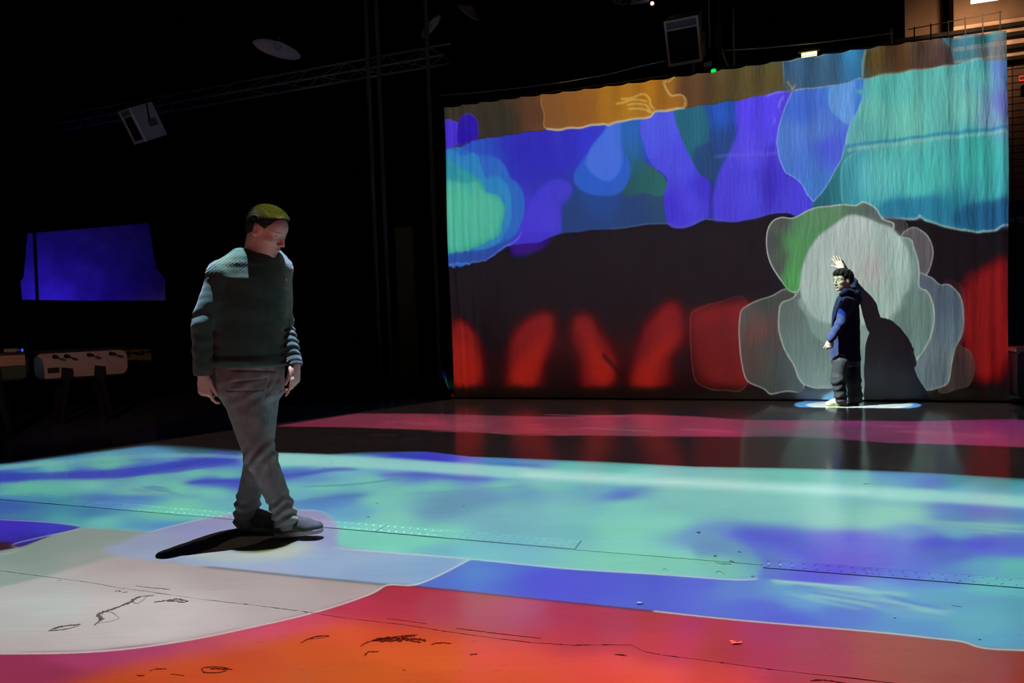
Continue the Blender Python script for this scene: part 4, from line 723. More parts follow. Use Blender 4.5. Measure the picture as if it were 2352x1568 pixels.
# ------------------------------------------------------------------ rigging above the screen
M_GREY = mat('grey painted metal', (.75, .75, .78), .5, .4, noise=(9, .15)); M_PANEL = mat('blue grey panel', (.2, .21, .25), .6, .3); M_GRILLE = mat('black grille', (.016, .016, .017), .8, .2, noise=(60, .5))
def speaker(px, py, Y, w_, h_, d_, az, tilt, label):
    p = atY(px, py, Y); o = thing('loudspeaker', p, label, 'loudspeaker', 'box loudspeakers hung from the ceiling')
    o.rotation_euler = (Matrix.Rotation(az, 3, 'Z') @ Matrix.Rotation(tilt, 3, 'X')).to_euler()
    b = MB().box(V(0, d_/2, 0), V(w_, 0, 0), V(0, d_, 0), V(0, 0, h_)).build('cabinet', mat('speaker cabinet', (.4, .4, .41), .6, .3), o)
    f = MB(); e = .028
    for sx in (-1, 1): f.box(V(sx*(w_-e)/2, -.012, 0), V(e, 0, 0), V(0, .03, 0), V(0, 0, h_))
    f.box(V(0, -.012, (h_-e)/2), V(w_-2*e, 0, 0), V(0, .03, 0), V(0, 0, e)); f.box(V(0, -.012, -(h_-e*1.4)/2), V(w_-2*e, 0, 0), V(0, .03, 0), V(0, 0, e*1.4)); f.box(V(0, -.012, h_*.5-h_*.2), V(w_-2*e, 0, 0), V(0, .028, 0), V(0, 0, .012))
    f.build('front_frame', M_GREY, o)
    MB().box(V(0, -.006, h_*.5-h_*.1-.01), V(w_-2*e, 0, 0), V(0, .012, 0), V(0, 0, h_*.2-e)).build('horn_panel', M_PANEL, o)
    MB().box(V(0, -.004, -h_*.11), V(w_-2*e, 0, 0), V(0, .01, 0), V(0, 0, h_*.74)).build('grille', M_GRILLE, o)
    MB().box(V(w_/2+.02, d_*.6, -.02), V(.04, 0, 0), V(0, d_*.3, 0), V(0, 0, h_*.22)).build('bracket', mat('speaker bracket', (.12, .12, .12), .6, .3), o)
    y = MB(); y.tube([V(-w_/2-.01, d_/2, 0), V(-w_/2-.01, d_/2+.1, h_*.62), V(w_/2+.01, d_/2+.1, h_*.62), V(w_/2+.01, d_/2, 0)], .012, 6); y.build('yoke', M_DARK, o)
    Ri = np.array(o.rotation_euler.to_matrix()).T; q_ = V(0, d_/2+.1, h_*.62); MB().tube([q_, q_+Ri @ V(0, 0, 9.1-p[2]-h_*.5)], .012, 6).build('hanger', M_DARK, o)
    return o
speaker(1569, 95, 9.6, .46, .60, .46, math.radians(-24), math.radians(29), 'loudspeaker with a pale grey frame hung over the top of the cloth screen')
speaker(306, 290, 9.5, .27, .46, .34, math.radians(-32), math.radians(27), 'loudspeaker with a pale grey frame hung in the dark upper left, tilted down')
def hang(name, px, py, off, label, cat): return thing(name, onwall(px, py, off), label, cat)
def wl(px, py, off, o): return onwall(px, py, off)-V(*o.location)
r1 = hang('rigging_cable', 1300, 210, .0, 'thin slack cable running in the dark just above the left half of the screen', 'cable')
MB().tube([onwall(1004, 216, -1.2)-V(*r1.location)]+[wl(x, y, .05, r1) for x, y in [(1010, 219), (1100, 212), (1200, 201), (1300, 188), (1400, 170), (1470, 152), (1526, 140)]]+[atY(1548, 140, 9.62)-V(*r1.location)], .005, 5).build('wire', M_STEEL, r1)
r2 = hang('guide_rail', 1850, 100, .0, 'thin metal rail above the right half of the screen ending at a short post', 'rail')
MB().tube([wl(x, y, -.3, r2) for x, y in [(1665, 116), (1760, 110), (1900, 96), (2050, 76)]], .008, 6).build('bar', M_STEEL, r2)
MB().tube([wl(2049, 66, -.3, r2), wl(2051, 100, -.3, r2)], .018, 8).build('end_post', M_STEEL, r2)
r3 = hang('rigging_post', 1656, 110, .1, 'cluster of dark steel poles above the screen beside the green light', 'rigging')
for (xa, ya), (xb, yb), r_ in (((1650, 0), (1657, 168), .022), ((1644, 60), (1652, 140), .03), ((1654, 105), (1672, 152), .016), ((1684, 20), (1686, 152), .014), ((1628, 0), (1630, 110), .012), ((1653, 150), (1664, 174), .014)):
    MB().tube([wl(xa, ya, -.16, r3), wl(xb, yb, -.16, r3)], r_, 8).build('pole', M_STEEL if r_ < .02 else M_DARK, r3)
MB().box(wl(1626, 150, -.16, r3), WD*.1, WN*.08, V(0, 0, .06)).build('clamp', M_PANEL, r3)
MB().tube([wl(1592, 144, -.1, r3), wl(1592, 172, -.1, r3)], .014, 8).build('hanger', M_STEEL, r3)
g = hang('indicator_light', 1639, 163, -.09, 'small green indicator light at the top edge of the screen', 'light')
MB().lathe([(0, -.02), (.028, -.016), (.034, 0), (.028, .014), (0, .02)], V(0, 0, 0), V(.2, -.6, -.5), 14).build('lens', mat('green led', (0, 1, .2), emit=((.0, .9, .08), 1.2)), g, True)
MB().box(V(0, .03, .03), V(.1, 0, 0), V(0, .05, 0), V(0, 0, .04)).build('housing', M_DARK, g)
yl = hang('tube_light', 1858, 125, -.12, 'short glowing yellow tube light on the top edge of the screen', 'light')
MB().tube([wl(1841, 127.5, -.12, yl), wl(1876, 122.5, -.12, yl)], .026, 10).build('tube', mat('yellow tube', (1, .9, .3), emit=((1, .85, .2), 6)), yl)
MB().box(V(0, 0, .045), WD*.24, WN*.06, V(0, 0, .03)).build('fitting', M_DARK, yl)
L = bpy.data.lights.new('yellow tube', 'POINT'); L.color = (1, .9, .1); L.energy = .5; L.shadow_soft_size = .03
lo = bpy.data.objects.new('yellow tube', L); COL.objects.link(lo); lo.location = tuple(onwall(1858, 125, -.12)+V(0, .0, -.06)+WN*.05)
rl = atY(1497, 10, 10.); ro = thing('stage_lamp', rl, 'dark stage lamp with a glowing red and white lens at the top of the picture', 'lamp')
MB().lathe([(0, -.012), (.022, -.01), (.026, 0), (.02, .01), (0, .014)], V(0, -.03, 0), V(0, -1, -.3), 14).build('lens', mat('hot red lens', (1, .5, .4), emit=((1, .42, .3), 9)), ro, True)
MB().lathe([(0, .1), (.05, .09), (.055, 0), (.045, -.01), (.045, 0), (.04, .08), (0, .085)], V(0, 0, .0), V(0, 1, .3), 16).build('housing', M_DARK, ro)
MB().box(V(-.17, 0, .06), V(.26, 0, .02), V(0, .1, 0), V(0, 0, .05)).build('bar', M_PANEL, ro)
tp = atY(1420, 2, 10.4); to = thing('spotlight', tp, 'grey spotlight body cut by the top edge left of the red lens', 'lamp')
MB().lathe([(0, .16), (.06, .15), (.075, 0), (.065, -.04), (.06, -.04), (.06, .1), (0, .1)], V(0, 0, .02), V(-.4, .5, .7), 18).build('housing', M_PANEL, to)
MB().tube([V(.04, 0, -.06), V(.13, 0, -.045), V(.14, 0, .02)], .008, 6).build('handle', M_STEEL, to)

# ------------------------------------------------------------------ truss and pendant lamps, upper left
TZ = 6.0
t0, t1 = atZ(150, 262, TZ), atZ(1035, 100, TZ); td = (t1-t0)/np.linalg.norm(t1-t0); tn = V(-td[1], td[0], 0)
tr = thing('lighting_truss', (t0+t1)/2, 'long faint grey lattice truss crossing the dark ceiling above the man', 'truss')
rel = V(*tr.location); M_TR = mat('aluminium tube', (.42, .42, .42), .5, .5, .1)
s = .34; off3 = [V(0, 0, .0), V(0, 0, 0)-tn*0+V(0, 0, -s), tn*-.28+V(0, 0, -s*.85)]
for ofs in off3: MB().tube([t0+ofs, t1+ofs], .022, 8).build('chord', M_TR, tr, rel=rel)
Lt = np.linalg.norm(t1-t0); nb = int(Lt/.42)
for i in range(nb):
    for a, b in ((0, 1), (1, 2), (0, 2)):
        pa_, pb_ = (a, b) if i % 2 else (b, a)
        MB().tube([t0+td*(i*Lt/nb)+off3[pa_], t0+td*((i+1)*Lt/nb)+off3[pb_]], .009, 5).build('brace', M_TR, tr, rel=rel)
def pendant(px, py, Y, R_, ax, label, stem):
    p = atY(px, py, Y); o = thing('pendant_lamp', p, label, 'lamp', 'industrial pendant lamps on the ceiling')
    mb = MB().lathe([(.05*R_, .55*R_), (.16*R_, .5*R_), (.3*R_, .34*R_), (.62*R_, .2*R_), (.92*R_, .06*R_), (R_, 0), (.97*R_, -.01*R_), (.9*R_, .03*R_), (.6*R_, .16*R_), (.28*R_, .29*R_), (.0, .4*R_)], V(0, 0, 0), ax, 40)
    mb.build('shade', mat('enamel shade', (.8, .8, .8), .35, .5), o, True)
    MB().lathe([(0, -.02*R_), (.1*R_, .02*R_), (.14*R_, .14*R_), (.08*R_, .3*R_)], V(0, 0, 0), ax, 16).build('bulb', mat('unlit bulb', (.5, .5, .5), .2, .5), o, True)
    MB().tube([np.asarray(ax)/np.linalg.norm(ax)*.5*R_, np.asarray(ax)/np.linalg.norm(ax)*.85*R_, V(.04, 0, stem)], [.13*R_, .1*R_, .02], 10).build('stem', M_DARK, o)
pendant(636, 114, 11, .37, V(.22, .03, 1), 'wide dish pendant lamp hanging above the truss in the upper left dark', 2.6)
pendant(990, 62, 12, .25, V(-.75, -.1, .75), 'tilted pendant lamp with one lit rim near the middle of the dark ceiling', 1.2)
pendant(1075, 28, 13, .26, V(.6, -.5, .7), 'faint pendant lamp at the very top centre of the dark ceiling', 1.)

# ------------------------------------------------------------------ table football
M_PINK = mat('pale laminate', (.62, .42, .34), .5, .3, noise=(5, .15)); M_ORANGE = mat('orange laminate', (.50, .24, .12), .5, .3, noise=(6, .2)); M_OLIVE = mat('olive laminate', (.27, .23, .10), .5, .3, noise=(6, .2))
M_TRIM = mat('dark red trim', (.035, .01, .008), .6, .3); M_RUB = mat('black rubber', (.01, .01, .01), .7, .3); M_CHROME = mat('chrome', (.7, .7, .7), .2, .5, 1)
def football_table(A, B, zt, zb, m1, label, depth=1.5, band=1.):
    """A, B: ends of the long rounded side seen by the camera"""
    d = (B-A)*V(1, 1, 0); W_ = np.linalg.norm(d); d = d/W_; n = V(d[1], -d[0], 0)                # n faces the camera
    ct = (A+B)/2*V(1, 1, 0); o = thing('football_table', ct, label, 'football table', 'table football tables in the dark on the left')
    Q = lambda u, v, z: d*u+n*v+V(0, 0, z)
    h = zt-zb
    MB().bev(Q(0, -depth/2-.03, (zt+zb)/2-.01), d*W_, V(0, 0, h), n*depth, .05).build('cabinet', M_TRIM, o)
    loop = []; r_ = .085
    for cx_, cz_, a0 in ((W_/2-r_, zt-.012-r_, 0), (-W_/2+r_+.012, zt-.012-r_, 90), (-W_/2+r_+.012, zb+.012+r_, 180), (W_/2-r_, zb+.012+r_, 270)):
        for a in range(0, 91, 15): q = math.radians(a0+a); loop.append(Q(cx_+r_*math.cos(q), -.03, cz_+r_*math.sin(q)))
    if band < 1: loop = [Q(u, -.03, z) for u, z in ((W_/2-.01, zt-.01), (-W_/2+.01, zt-.01), (-W_/2+.01, zt-.01-h*band), (W_/2-.01, zt-.01-h*band))]; MB().box(Q(0, -.012, zb+h*(1-band)/2), d*(W_-.02), n*.02, V(0, 0, h*(1-band)-.03)).build('lower_panel', mat('dark green laminate', (.035, .06, .03), .6, .3), o)
    MB().prism(loop[::-1], n*.025).build('side_panel', m1, o)
    MB().box(Q(-W_/2-.008, -depth/2-.08, zt-.075), d*.02, n*(depth-.1), V(0, 0, .115)).build('end_panel', M_TRIM, o)
    MB().box(Q(-W_/2-.008, -depth/2-.08, (zb+zt-.14)/2), d*.016, n*(depth-.1), V(0, 0, h-.15)).build('goal_panel', M_DARK, o)
    MB().box(Q(0, -depth/2-.03, zt+.004), d*(W_-.02), n*depth, V(0, 0, .02)).build('rim', M_TRIM, o)
    MB().box(Q(0, -depth/2-.03, zt+.015), d*(W_-.2), n*(depth-.2), V(0, 0, .01)).build('playing_field', mat('dark green field', (.02, .05, .02), .7, .3), o)
    for k, u in enumerate((-.33, -.21, .03, .27) if band == 1 else ()):
        u *= W_
        rd = MB().tube([Q(u+.05, .0, zt-.055), Q(u+.05, .16, zt-.055)], .008, 8).build('rod', M_CHROME, o)
        MB().tube([Q(u+.05, .0, zt-.055), Q(u+.05, .03, zt-.055)], .026, 12).build('bumper', M_RUB, rd)
        MB().tube([Q(u+.05, .16, zt-.055), Q(u+.05, .2, zt-.055), Q(u+.05, .28, zt-.055)], [.012, .018, .016], 10).build('handle', M_RUB, rd)
    MB().box(Q(-W_*.3, .0, zb+.11), d*W_*.115, n*.02, V(0, 0, .065)).build('coin_slot', M_TRIM, o)
    for u, sgn in ((-.16, -1), (.19, 1)):
        for v in (-.0, -depth+.1):
            u0 = u*W_
            lg = MB().add([Q(u0-.055, v+.03, zb+.14), Q(u0+.055, v+.03, zb+.12), Q(u0+.055+sgn*-.0, v+.03, zb-.02), Q(u0-.07, v+.03, zb-.02), Q(u0-.055, v-.06, zb+.14), Q(u0+.055, v-.06, zb+.12), Q(u0+.055, v-.06, zb-.02), Q(u0-.07, v-.06, zb-.02)],
                    [(0, 3, 2, 1), (4, 5, 6, 7), (0, 1, 5, 4), (3, 7, 6, 2), (0, 4, 7, 3), (1, 2, 6, 5)])
            lg.tube([Q(u0, v-.015, zb), Q(u0+sgn*.10, v+.03, .02)], [.055, .04], 8); lg.lathe([(0, 0), (.055, 0), (.06, .03), (.02, .05)], Q(u0+sgn*.10, v+.03, 0), n=12)
            lg.build('leg', M_RUB, o)
    return o
L = bpy.data.lights.new('added table fill', 'SPOT'); L.color = (1, .55, .36); L.energy = 200; L.spot_size = math.radians(20); L.spot_blend = .6; L.shadow_soft_size = .05  # added unseen spot that brightens the football tables
lo = bpy.data.objects.new('added table fill', L); COL.objects.link(lo); lo.location = (-2.6, .4, 2.2); lo.rotation_euler = (Vector((-2.6, .4, 2.2))-Vector((-5.15, 8.5, .85))).to_track_quat('Z', 'Y').to_euler()
A_, B_ = atY(76, 845, 8.2), atY(293, 838, 8.85); zt_ = atY(84, 811, 8.2)[2]; zb_ = atY(84, 874, 8.2)[2]
football_table(A_, B_, zt_, zb_, M_PINK, 'front table football table with a pale rounded side panel and dark legs', .65)
A2, B2 = atY(215, 820, 10.6), atY(348, 820, 11.4); zt2 = atY(345, 799, 11.4)[2]; zb2 = atY(345, 842, 11.4)[2]
football_table(A2, B2, zt2, zb2, M_OLIVE, 'rear table football table with an olive panel, half hidden behind the pale one', 1.2)
A3, B3 = atY(-190, 820, 7.1), atY(60, 820, 7.6); zt3 = atY(40, 813, 7.55)[2]; zb3 = atY(40, 871, 7.55)[2]
football_table(A3, B3, zt3, zb3, M_ORANGE, 'table football table with a straight orange band, cut by the left edge of the picture', .55, .42)
q = atY(54, 812, 7.8)*V(1, 1, 0)+V(0, 0, zt3+.014); ph = thing('phone', q, 'small device with a blue screen on the table with the orange band', 'phone')
MB().box(V(0, 0, .022), V(.034, 0, 0), V(0, .03, .0), V(0, .0, .044)).build('body', M_DARK, ph); MB().box(V(0, -.017, .022), V(.024, 0, 0), V(0, .004, 0), V(0, 0, .032)).build('screen', mat('blue display', (.1, .2, 1), emit=((.02, .12, 1), .8)), ph)
q = atY(28, 812, 7.75)*V(1, 1, 0)+V(0, 0, zt3+.014); bx = MB().bev(V(0, 0, .025), V(.13, .02, 0), V(0, 0, .04), V(0, .06, 0), .012).build('tray', mat('pale plastic', (.4, .38, .33), .5, .3)); bx.location = tuple(q); tag(bx, 'small pale flat tray lying on the rim of the table with the orange band', 'tray')
# gear on the floor right of the cloth
gq = onwall(2352, 905, .15); gc = thing('flight_case', gq*V(1, 1, 0), 'dark equipment case standing on the floor at the right edge by the screen', 'case')
MB().bev(V(.24, .1, .32), V(.5, -.16, 0), V(0, 0, .5), V(.12, .36, 0), .03).build('body', M_PANEL, gc); MB().box(V(.24, .1, .59), V(.52, -.165, 0), V(.125, .37, 0), V(0, 0, .04)).build('lid', M_GREY, gc)
for k in (-.18, .18): MB().lathe([(0, -.015), (.03, -.015), (.03, .015), (0, .015)], V(.24+k, .1-.17-k*.3, .04), V(1, 0, 0), 12).build('caster', M_RUB, gc)
#@@PEOPLE
# ------------------------------------------------------------------ people: signed-distance sculpting, one continuous surface per piece
class Sculpt:
    def __init__(s): s.ops = []
    def cone(s, a, b, ra, rb, k=.02, sub=False, sq=None):
        """tapered limb from a to b; sq=(axis, factor) flattens it along an axis"""
        s.ops.append(('c', np.asarray(a, float), np.asarray(b, float), ra, rb, k, sub, sq)); return s
    def ell(s, c, r, R=None, k=.02, sub=False):
        s.ops.append(('e', np.asarray(c, float), np.asarray(r, float), np.eye(3) if R is None else R, None, k, sub, None)); return s
    def stack(s, keys, R2, k=.02, round_=.02):
        """body trunk: keys (z, cx, cy, a, b), a along R2[0], b along R2[1]"""
        s.ops.append(('s', np.array(sorted(keys), float), np.asarray(R2, float), round_, None, k, False, None)); return s
    def _op(s, op, P):
        t = op[0]
        if t == 'c':
            _, a, b, ra, rb, k, sub, sq = op; d = b-a; q = P-a; f = 1.
            if sq is not None:
                n, f = np.asarray(sq[0], float), sq[1]; q = q+np.outer(q @ n, n)*(1/f-1); d = d+n*(d @ n)*(1/f-1)
            h = np.clip((q @ d)/max(d @ d, 1e-9), 0, 1)
            dist = np.linalg.norm(q-h[:, None]*d, axis=1)-(ra+(rb-ra)*h)
            return dist*(f if f < 1 else 1.) if f == 1. else dist*(.5+.5*f)
        if t == 'e':
            _, c, r, R, _, k, sub, _ = op; q = (P-c) @ R; k0 = np.linalg.norm(q/r, axis=1); k1 = np.linalg.norm(q/(r*r), axis=1)+1e-9
            return k0*(k0-1)/k1
        _, K, R2, rd, _, k, sub, _ = op
        z = P[:, 2]; zc = np.clip(z, K[0, 0], K[-1, 0]); I = [np.interp(zc, K[:, 0], K[:, i]) for i in range(1, 5)]
        X, Y = P[:, 0]-I[0], P[:, 1]-I[1]; u = X*R2[0, 0]+Y*R2[0, 1]; v = X*R2[1, 0]+Y*R2[1, 1]
        q = np.stack([u/I[2], v/I[3]], 1); k0 = np.linalg.norm(q, axis=1); k1 = np.linalg.norm(np.stack([u/I[2]**2, v/I[3]**2], 1), axis=1)+1e-6
        d = np.where(k0 < .3, -.7*np.minimum(I[2], I[3]), k0*(k0-1)/k1); dz = np.maximum(K[0, 0]-z, z-K[-1, 0])
        a, b = d+rd, dz+rd
        return np.minimum(np.maximum(a, b), 0)+np.sqrt(np.maximum(a, 0)**2+np.maximum(b, 0)**2)-rd
    def bound(s, op):
        if op[0] == 'c':
            m = max(op[3], op[4]); f = op[7][1] if op[7] is not None else 1.
            m *= max(1, f); return np.minimum(op[1], op[2])-m, np.maximum(op[1], op[2])+m
        if op[0] == 'e': m = op[2].max(); return op[1]-m, op[1]+m
        K = op[1]; m = K[:, 3:5].max(); return V(K[:, 1].min()-m, K[:, 2].min()-m, K[0, 0]), V(K[:, 1].max()+m, K[:, 2].max()+m, K[-1, 0])
    def eval(s, P, disp=None):
        D = np.full(len(P), 9.)
        for op in s.ops:
            lo, hi = s.bound(op); m = .06
            I = np.nonzero(np.all((P > lo-m) & (P < hi+m), axis=1))[0]
            if not len(I): continue
            d = s._op(op, P[I]); k = op[5]; cur = D[I]
            if op[6]:
                h = np.clip(.5-.5*(cur+d)/k, 0, 1); D[I] = cur+(-d-cur)*h+k*h*(1-h)
            else:
                h = np.clip(.5+.5*(cur-d)/k, 0, 1); D[I] = np.where(cur > 8, d, cur+(d-cur)*h-k*h*(1-h))
        if disp is not None:
            I = np.nonzero(np.abs(D) < .05)[0]; D[I] = disp(P[I], D[I])
        return D
    def mesh(s, h, disp=None, B=8):
        los, his = zip(*[s.bound(o) for o in s.ops if not o[6]]); lo = np.min(los, 0)-.03; hi = np.max(his, 0)+.03
        n = np.ceil((hi-lo)/(h*B)).astype(int)
        g = np.stack(np.meshgrid(*[np.arange(k) for k in n], indexing='ij'), -1).reshape(-1, 3)
        dc = s.eval(lo+(g+.5)*h*B); g = g[np.abs(dc) < .9*B*h*1.25+.022]
        loc = np.stack(np.meshgrid(*[np.arange(B+1)]*3, indexing='ij'), -1).reshape(-1, 3)
        idx = (g[:, None, :]*B+loc[None]); D = s.eval((lo+idx.reshape(-1, 3)*h), disp).reshape(len(g), B+1, B+1, B+1)
        c = {(i, j, k): D[:, i:i+B, j:j+B, k:k+B] for i in (0, 1) for j in (0, 1) for k in (0, 1)}
        neg = sum((v < 0).astype(int) for v in c.values()); act = (neg > 0) & (neg < 8)
        A = np.argwhere(act); cell = g[A[:, 0]]*B+A[:, 1:]
        vals = {kk: v[act] for kk, v in c.items()}
        acc = np.zeros((len(A), 3)); cnt = np.zeros(len(A))
        for ax in range(3):
            o1, o2 = [i for i in range(3) if i != ax]
            for p in (0, 1):
                for q in (0, 1):
                    k0 = [0]*3; k0[o1], k0[o2] = p, q; k1 = list(k0); k1[ax] = 1
                    a, b = vals[tuple(k0)], vals[tuple(k1)]; m = (a < 0) != (b < 0)
                    t = np.where(m, a/(a-b+1e-12), 0); pt = np.tile(np.array(k0, float), (len(A), 1)); pt[:, ax] = t
                    acc[m] += pt[m]; cnt[m] += 1
        P = lo+(cell+acc/cnt[:, None])*h
        N = n*B+2; key = (cell[:, 0]*N[1]+cell[:, 1])*N[2]+cell[:, 2]; o = np.argsort(key); sk = key[o]
        def find(cc):
            kk = (cc[:, 0]*N[1]+cc[:, 1])*N[2]+cc[:, 2]; i = np.clip(np.searchsorted(sk, kk), 0, len(sk)-1); return np.where(sk[i] == kk, o[i], -1)
        F = []
        for ax in range(3):
            k1 = [0]*3; k1[ax] = 1; a, b = vals[(0, 0, 0)], vals[tuple(k1)]; m = np.nonzero((a < 0) != (b < 0))[0]
            o1, o2 = (ax+1) % 3, (ax+2) % 3; e1 = np.eye(3, dtype=int)[o1]; e2 = np.eye(3, dtype=int)[o2]; cc = cell[m]
            q = np.stack([m, find(cc-e1), find(cc-e1-e2), find(cc-e2)], 1); ok = (q >= 0).all(1); flip = a[m] > 0
            q = np.where(flip[:, None], q[:, ::-1], q)[ok]; F.append(q)
        return P, np.concatenate(F)
def sculpt_obj(name, S, h, m, parent, disp=None, relax=2, color=None):
    P, F = S.mesh(h, disp)
    lab = np.arange(len(P))                                       # keep the one largest piece
    for _ in range(400):
        new = lab.copy(); np.minimum.at(new, F.ravel(), np.repeat(lab[F].min(1), 4)); new = new[new]
        if (new == lab).all(): break
        lab = new
    big = np.bincount(lab).argmax(); F = F[lab[F[:, 0]] == big]; use = np.zeros(len(P), bool); use[F.ravel()] = True; ren = np.cumsum(use)-1; P, F = P[use], ren[F]
    for _ in range(relax):                                        # light smoothing of the grid
        acc = np.zeros_like(P); cnt = np.zeros(len(P))
        for i in range(4):
            a, b = F[:, i], F[:, (i+1) % 4]; np.add.at(acc, a, P[b]); np.add.at(cnt, a, 1)
        P = P*.5+.5*acc/np.maximum(cnt, 1)[:, None]
    me = bpy.data.meshes.new(name); L = V(*parent.matrix_world.translation) if parent else V(0, 0, 0)
    if parent: L = ROOT[parent.name]
    me.vertices.add(len(P)); me.vertices.foreach_set('co', (P-L).astype(np.float32).ravel())
    me.loops.add(F.size); me.loops.foreach_set('vertex_index', F.astype(np.int32).ravel())
    me.polygons.add(len(F)); me.polygons.foreach_set('loop_start', np.arange(0, F.size, 4, dtype=np.int32)); me.polygons.foreach_set('loop_total', np.full(len(F), 4, np.int32))
    me.update(calc_edges=True); me.validate(); me.shade_smooth(); me.materials.append(m)
    if color is not None:
        ca = me.color_attributes.new('tint', 'FLOAT_COLOR', 'POINT'); C = np.ones((len(P), 4), np.float32); C[:, :3] = color(P); ca.data.foreach_set('color', C.ravel())
    o = bpy.data.objects.new(name, me); COL.objects.link(o); o.parent = parent; ROOT[o.name] = L
    return o
ROOT = {}
def unit(v): v = np.asarray(v, float); return v/np.linalg.norm(v)
def rotv(v, ax, a):
    v, ax = np.asarray(v, float), unit(ax); return v*math.cos(a)+np.cross(ax, v)*math.sin(a)+ax*(ax @ v)*(1-math.cos(a))
def head(S, R, c, sc=1., eyes_closed=False):
    """R columns: forward, left, up"""
    g = lambda x, y, z: c+R @ (V(x, y, z)*sc); e = lambda p, r, k=.02, sub=False, RR=None: S.ell(g(*p), V(*r)*sc, R if RR is None else RR, k*sc, sub); cn = lambda a, b, ra, rb, k=.01, sub=False: S.cone(g(*a), g(*b), ra*sc, rb*sc, k*sc, sub)
    e((-.014, 0, .036), (.096, .075, .080)); e((.03, 0, -.022), (.060, .062, .088), .03); e((.052, 0, .04), (.040, .056, .048), .03)
    e((.032, 0, -.072), (.054, .050, .040), .03); e((.074, 0, -.100), (.018, .020, .015), .02); e((-.005, 0, -.055), (.05, .056, .05), .03)
    for s_ in (1, -1):
        cn((.080, s_*.012, .022), (.066, s_*.050, .020), .009, .008, .014); e((.058, s_*.043, -.022), (.024, .022, .019), .022)
        e((.096, s_*.031, .003), (.016, .019, .011), .014, True); e((.0745, s_*.032, .003), (.0135, .0155, .0125), .004)
        cn((.084, s_*.020, .0055), (.080, s_*.046, .0045), .0042, .003, .005)                      # upper lid
        e((.100, s_*.0125, -.034), (.0095, .0085, .008), .008)                                      # nostril wing
        A = rotv(R[:, 2], R[:, 1], -.25); RR = np.stack([unit(np.cross(R[:, 1], A)), R[:, 1], A], 1)
        e((-.006, s_*.078, .000), (.018, .009, .031), .010, False, RR); e((-.002, s_*.088, .003), (.010, .007, .017), .006, True, RR); cn((-.010, s_*.080, -.024), (-.002, s_*.078, -.030), .008, .006, .008)
    cn((.087, 0, .022), (.1105, 0, -.024), .0068, .0088, .012); e((.1115, 0, -.030), (.0095, .010, .008), .008)
    cn((.086, -.017, -.061), (.086, .017, -.061), .0062, .0062, .010); e((.0945, 0, -.0605), (.0065, .013, .0052), .006); e((.092, 0, -.0735), (.0075, .0155, .0062), .007)
    cn((.105, -.020, -.0665), (.105, .020, -.0665), .0055, .0055, .004, True); e((.098, 0, -.087), (.010, .02, .006), .012, True)
    return g
def hand(S, wrist, d, n, t, sc=1., curl=(.3, .35, .4, .45), spread=.06, thumb=(.6, .25), bend=(1., 1.1, .8)):
    """d fingers, n palm normal (fingers curl towards n), t thumb side"""
    d, n = unit(d), unit(n); t = unit(t-d*(t @ d)); n = unit(np.cross(d, t))*(1 if np.cross(d, t) @ n > 0 else -1)
    k = .009*sc
    S.cone(wrist-d*.03*sc, wrist+d*.035*sc, .026*sc, .034*sc, .02, False, (n, .62))
    S.cone(wrist+d*.04*sc+t*.012*sc, wrist+d*.082*sc+t*.014*sc, .027*sc, .026*sc, .015, False, (n, .5)); S.cone(wrist+d*.04*sc-t*.012*sc, wrist+d*.076*sc-t*.016*sc, .027*sc, .025*sc, .015, False, (n, .5))
    S.ell(wrist+d*.035*sc+t*.024*sc+n*.008*sc, V(.03, .017, .016)*sc, np.stack([d, t, n], 1), .014)
    for i, (off, L, r) in enumerate(((.031, .98, .0086), (.010, 1.08, .0088), (-.011, 1.0, .0084), (-.031, .8, .0074))):
        p = wrist+d*(.090-.004*abs(i-1)-.004*(i == 3))*sc+t*off*sc; fd = rotv(d, n, 0); fd = unit(d+t*(spread*(1.5-i))); a = curl[i]
        ax = np.cross(fd, n)
        for j, (seg, w) in enumerate(((.046, bend[0]), (.028, bend[1]), (.022, bend[2]))):
            fd = rotv(fd, ax, a*w); q = p+fd*seg*L*sc
            S.cone(p, q, r*sc*(1-.07*j), r*sc*(.93-.09*j), k if j == 0 else .003); p = q
    p = wrist+d*.022*sc+t*.027*sc; fd = unit(d*math.cos(thumb[0])+t*math.sin(thumb[0])+n*thumb[1])
    for j, (seg, r) in enumerate(((.042, .0125), (.031, .0103), (.024, .0092))):
        q = p+fd*seg*sc; S.cone(p, q, r*sc, r*.9*sc, .012*sc if j == 0 else .003); p = q; fd = unit(fd+d*.22+n*thumb[1]*.5)
def fbm(P, f, seed=0, oct=3):
    """cheap smooth pseudo-noise"""
    r = np.random.default_rng(seed); o = np.zeros(len(P)); a = 1.
    for _ in range(oct):
        for _ in range(3):
            w_ = r.normal(size=3)*f; o += a*np.sin(P @ w_+r.uniform(0, 6.28))/3
        f *= 1.9; a *= .55
    return o
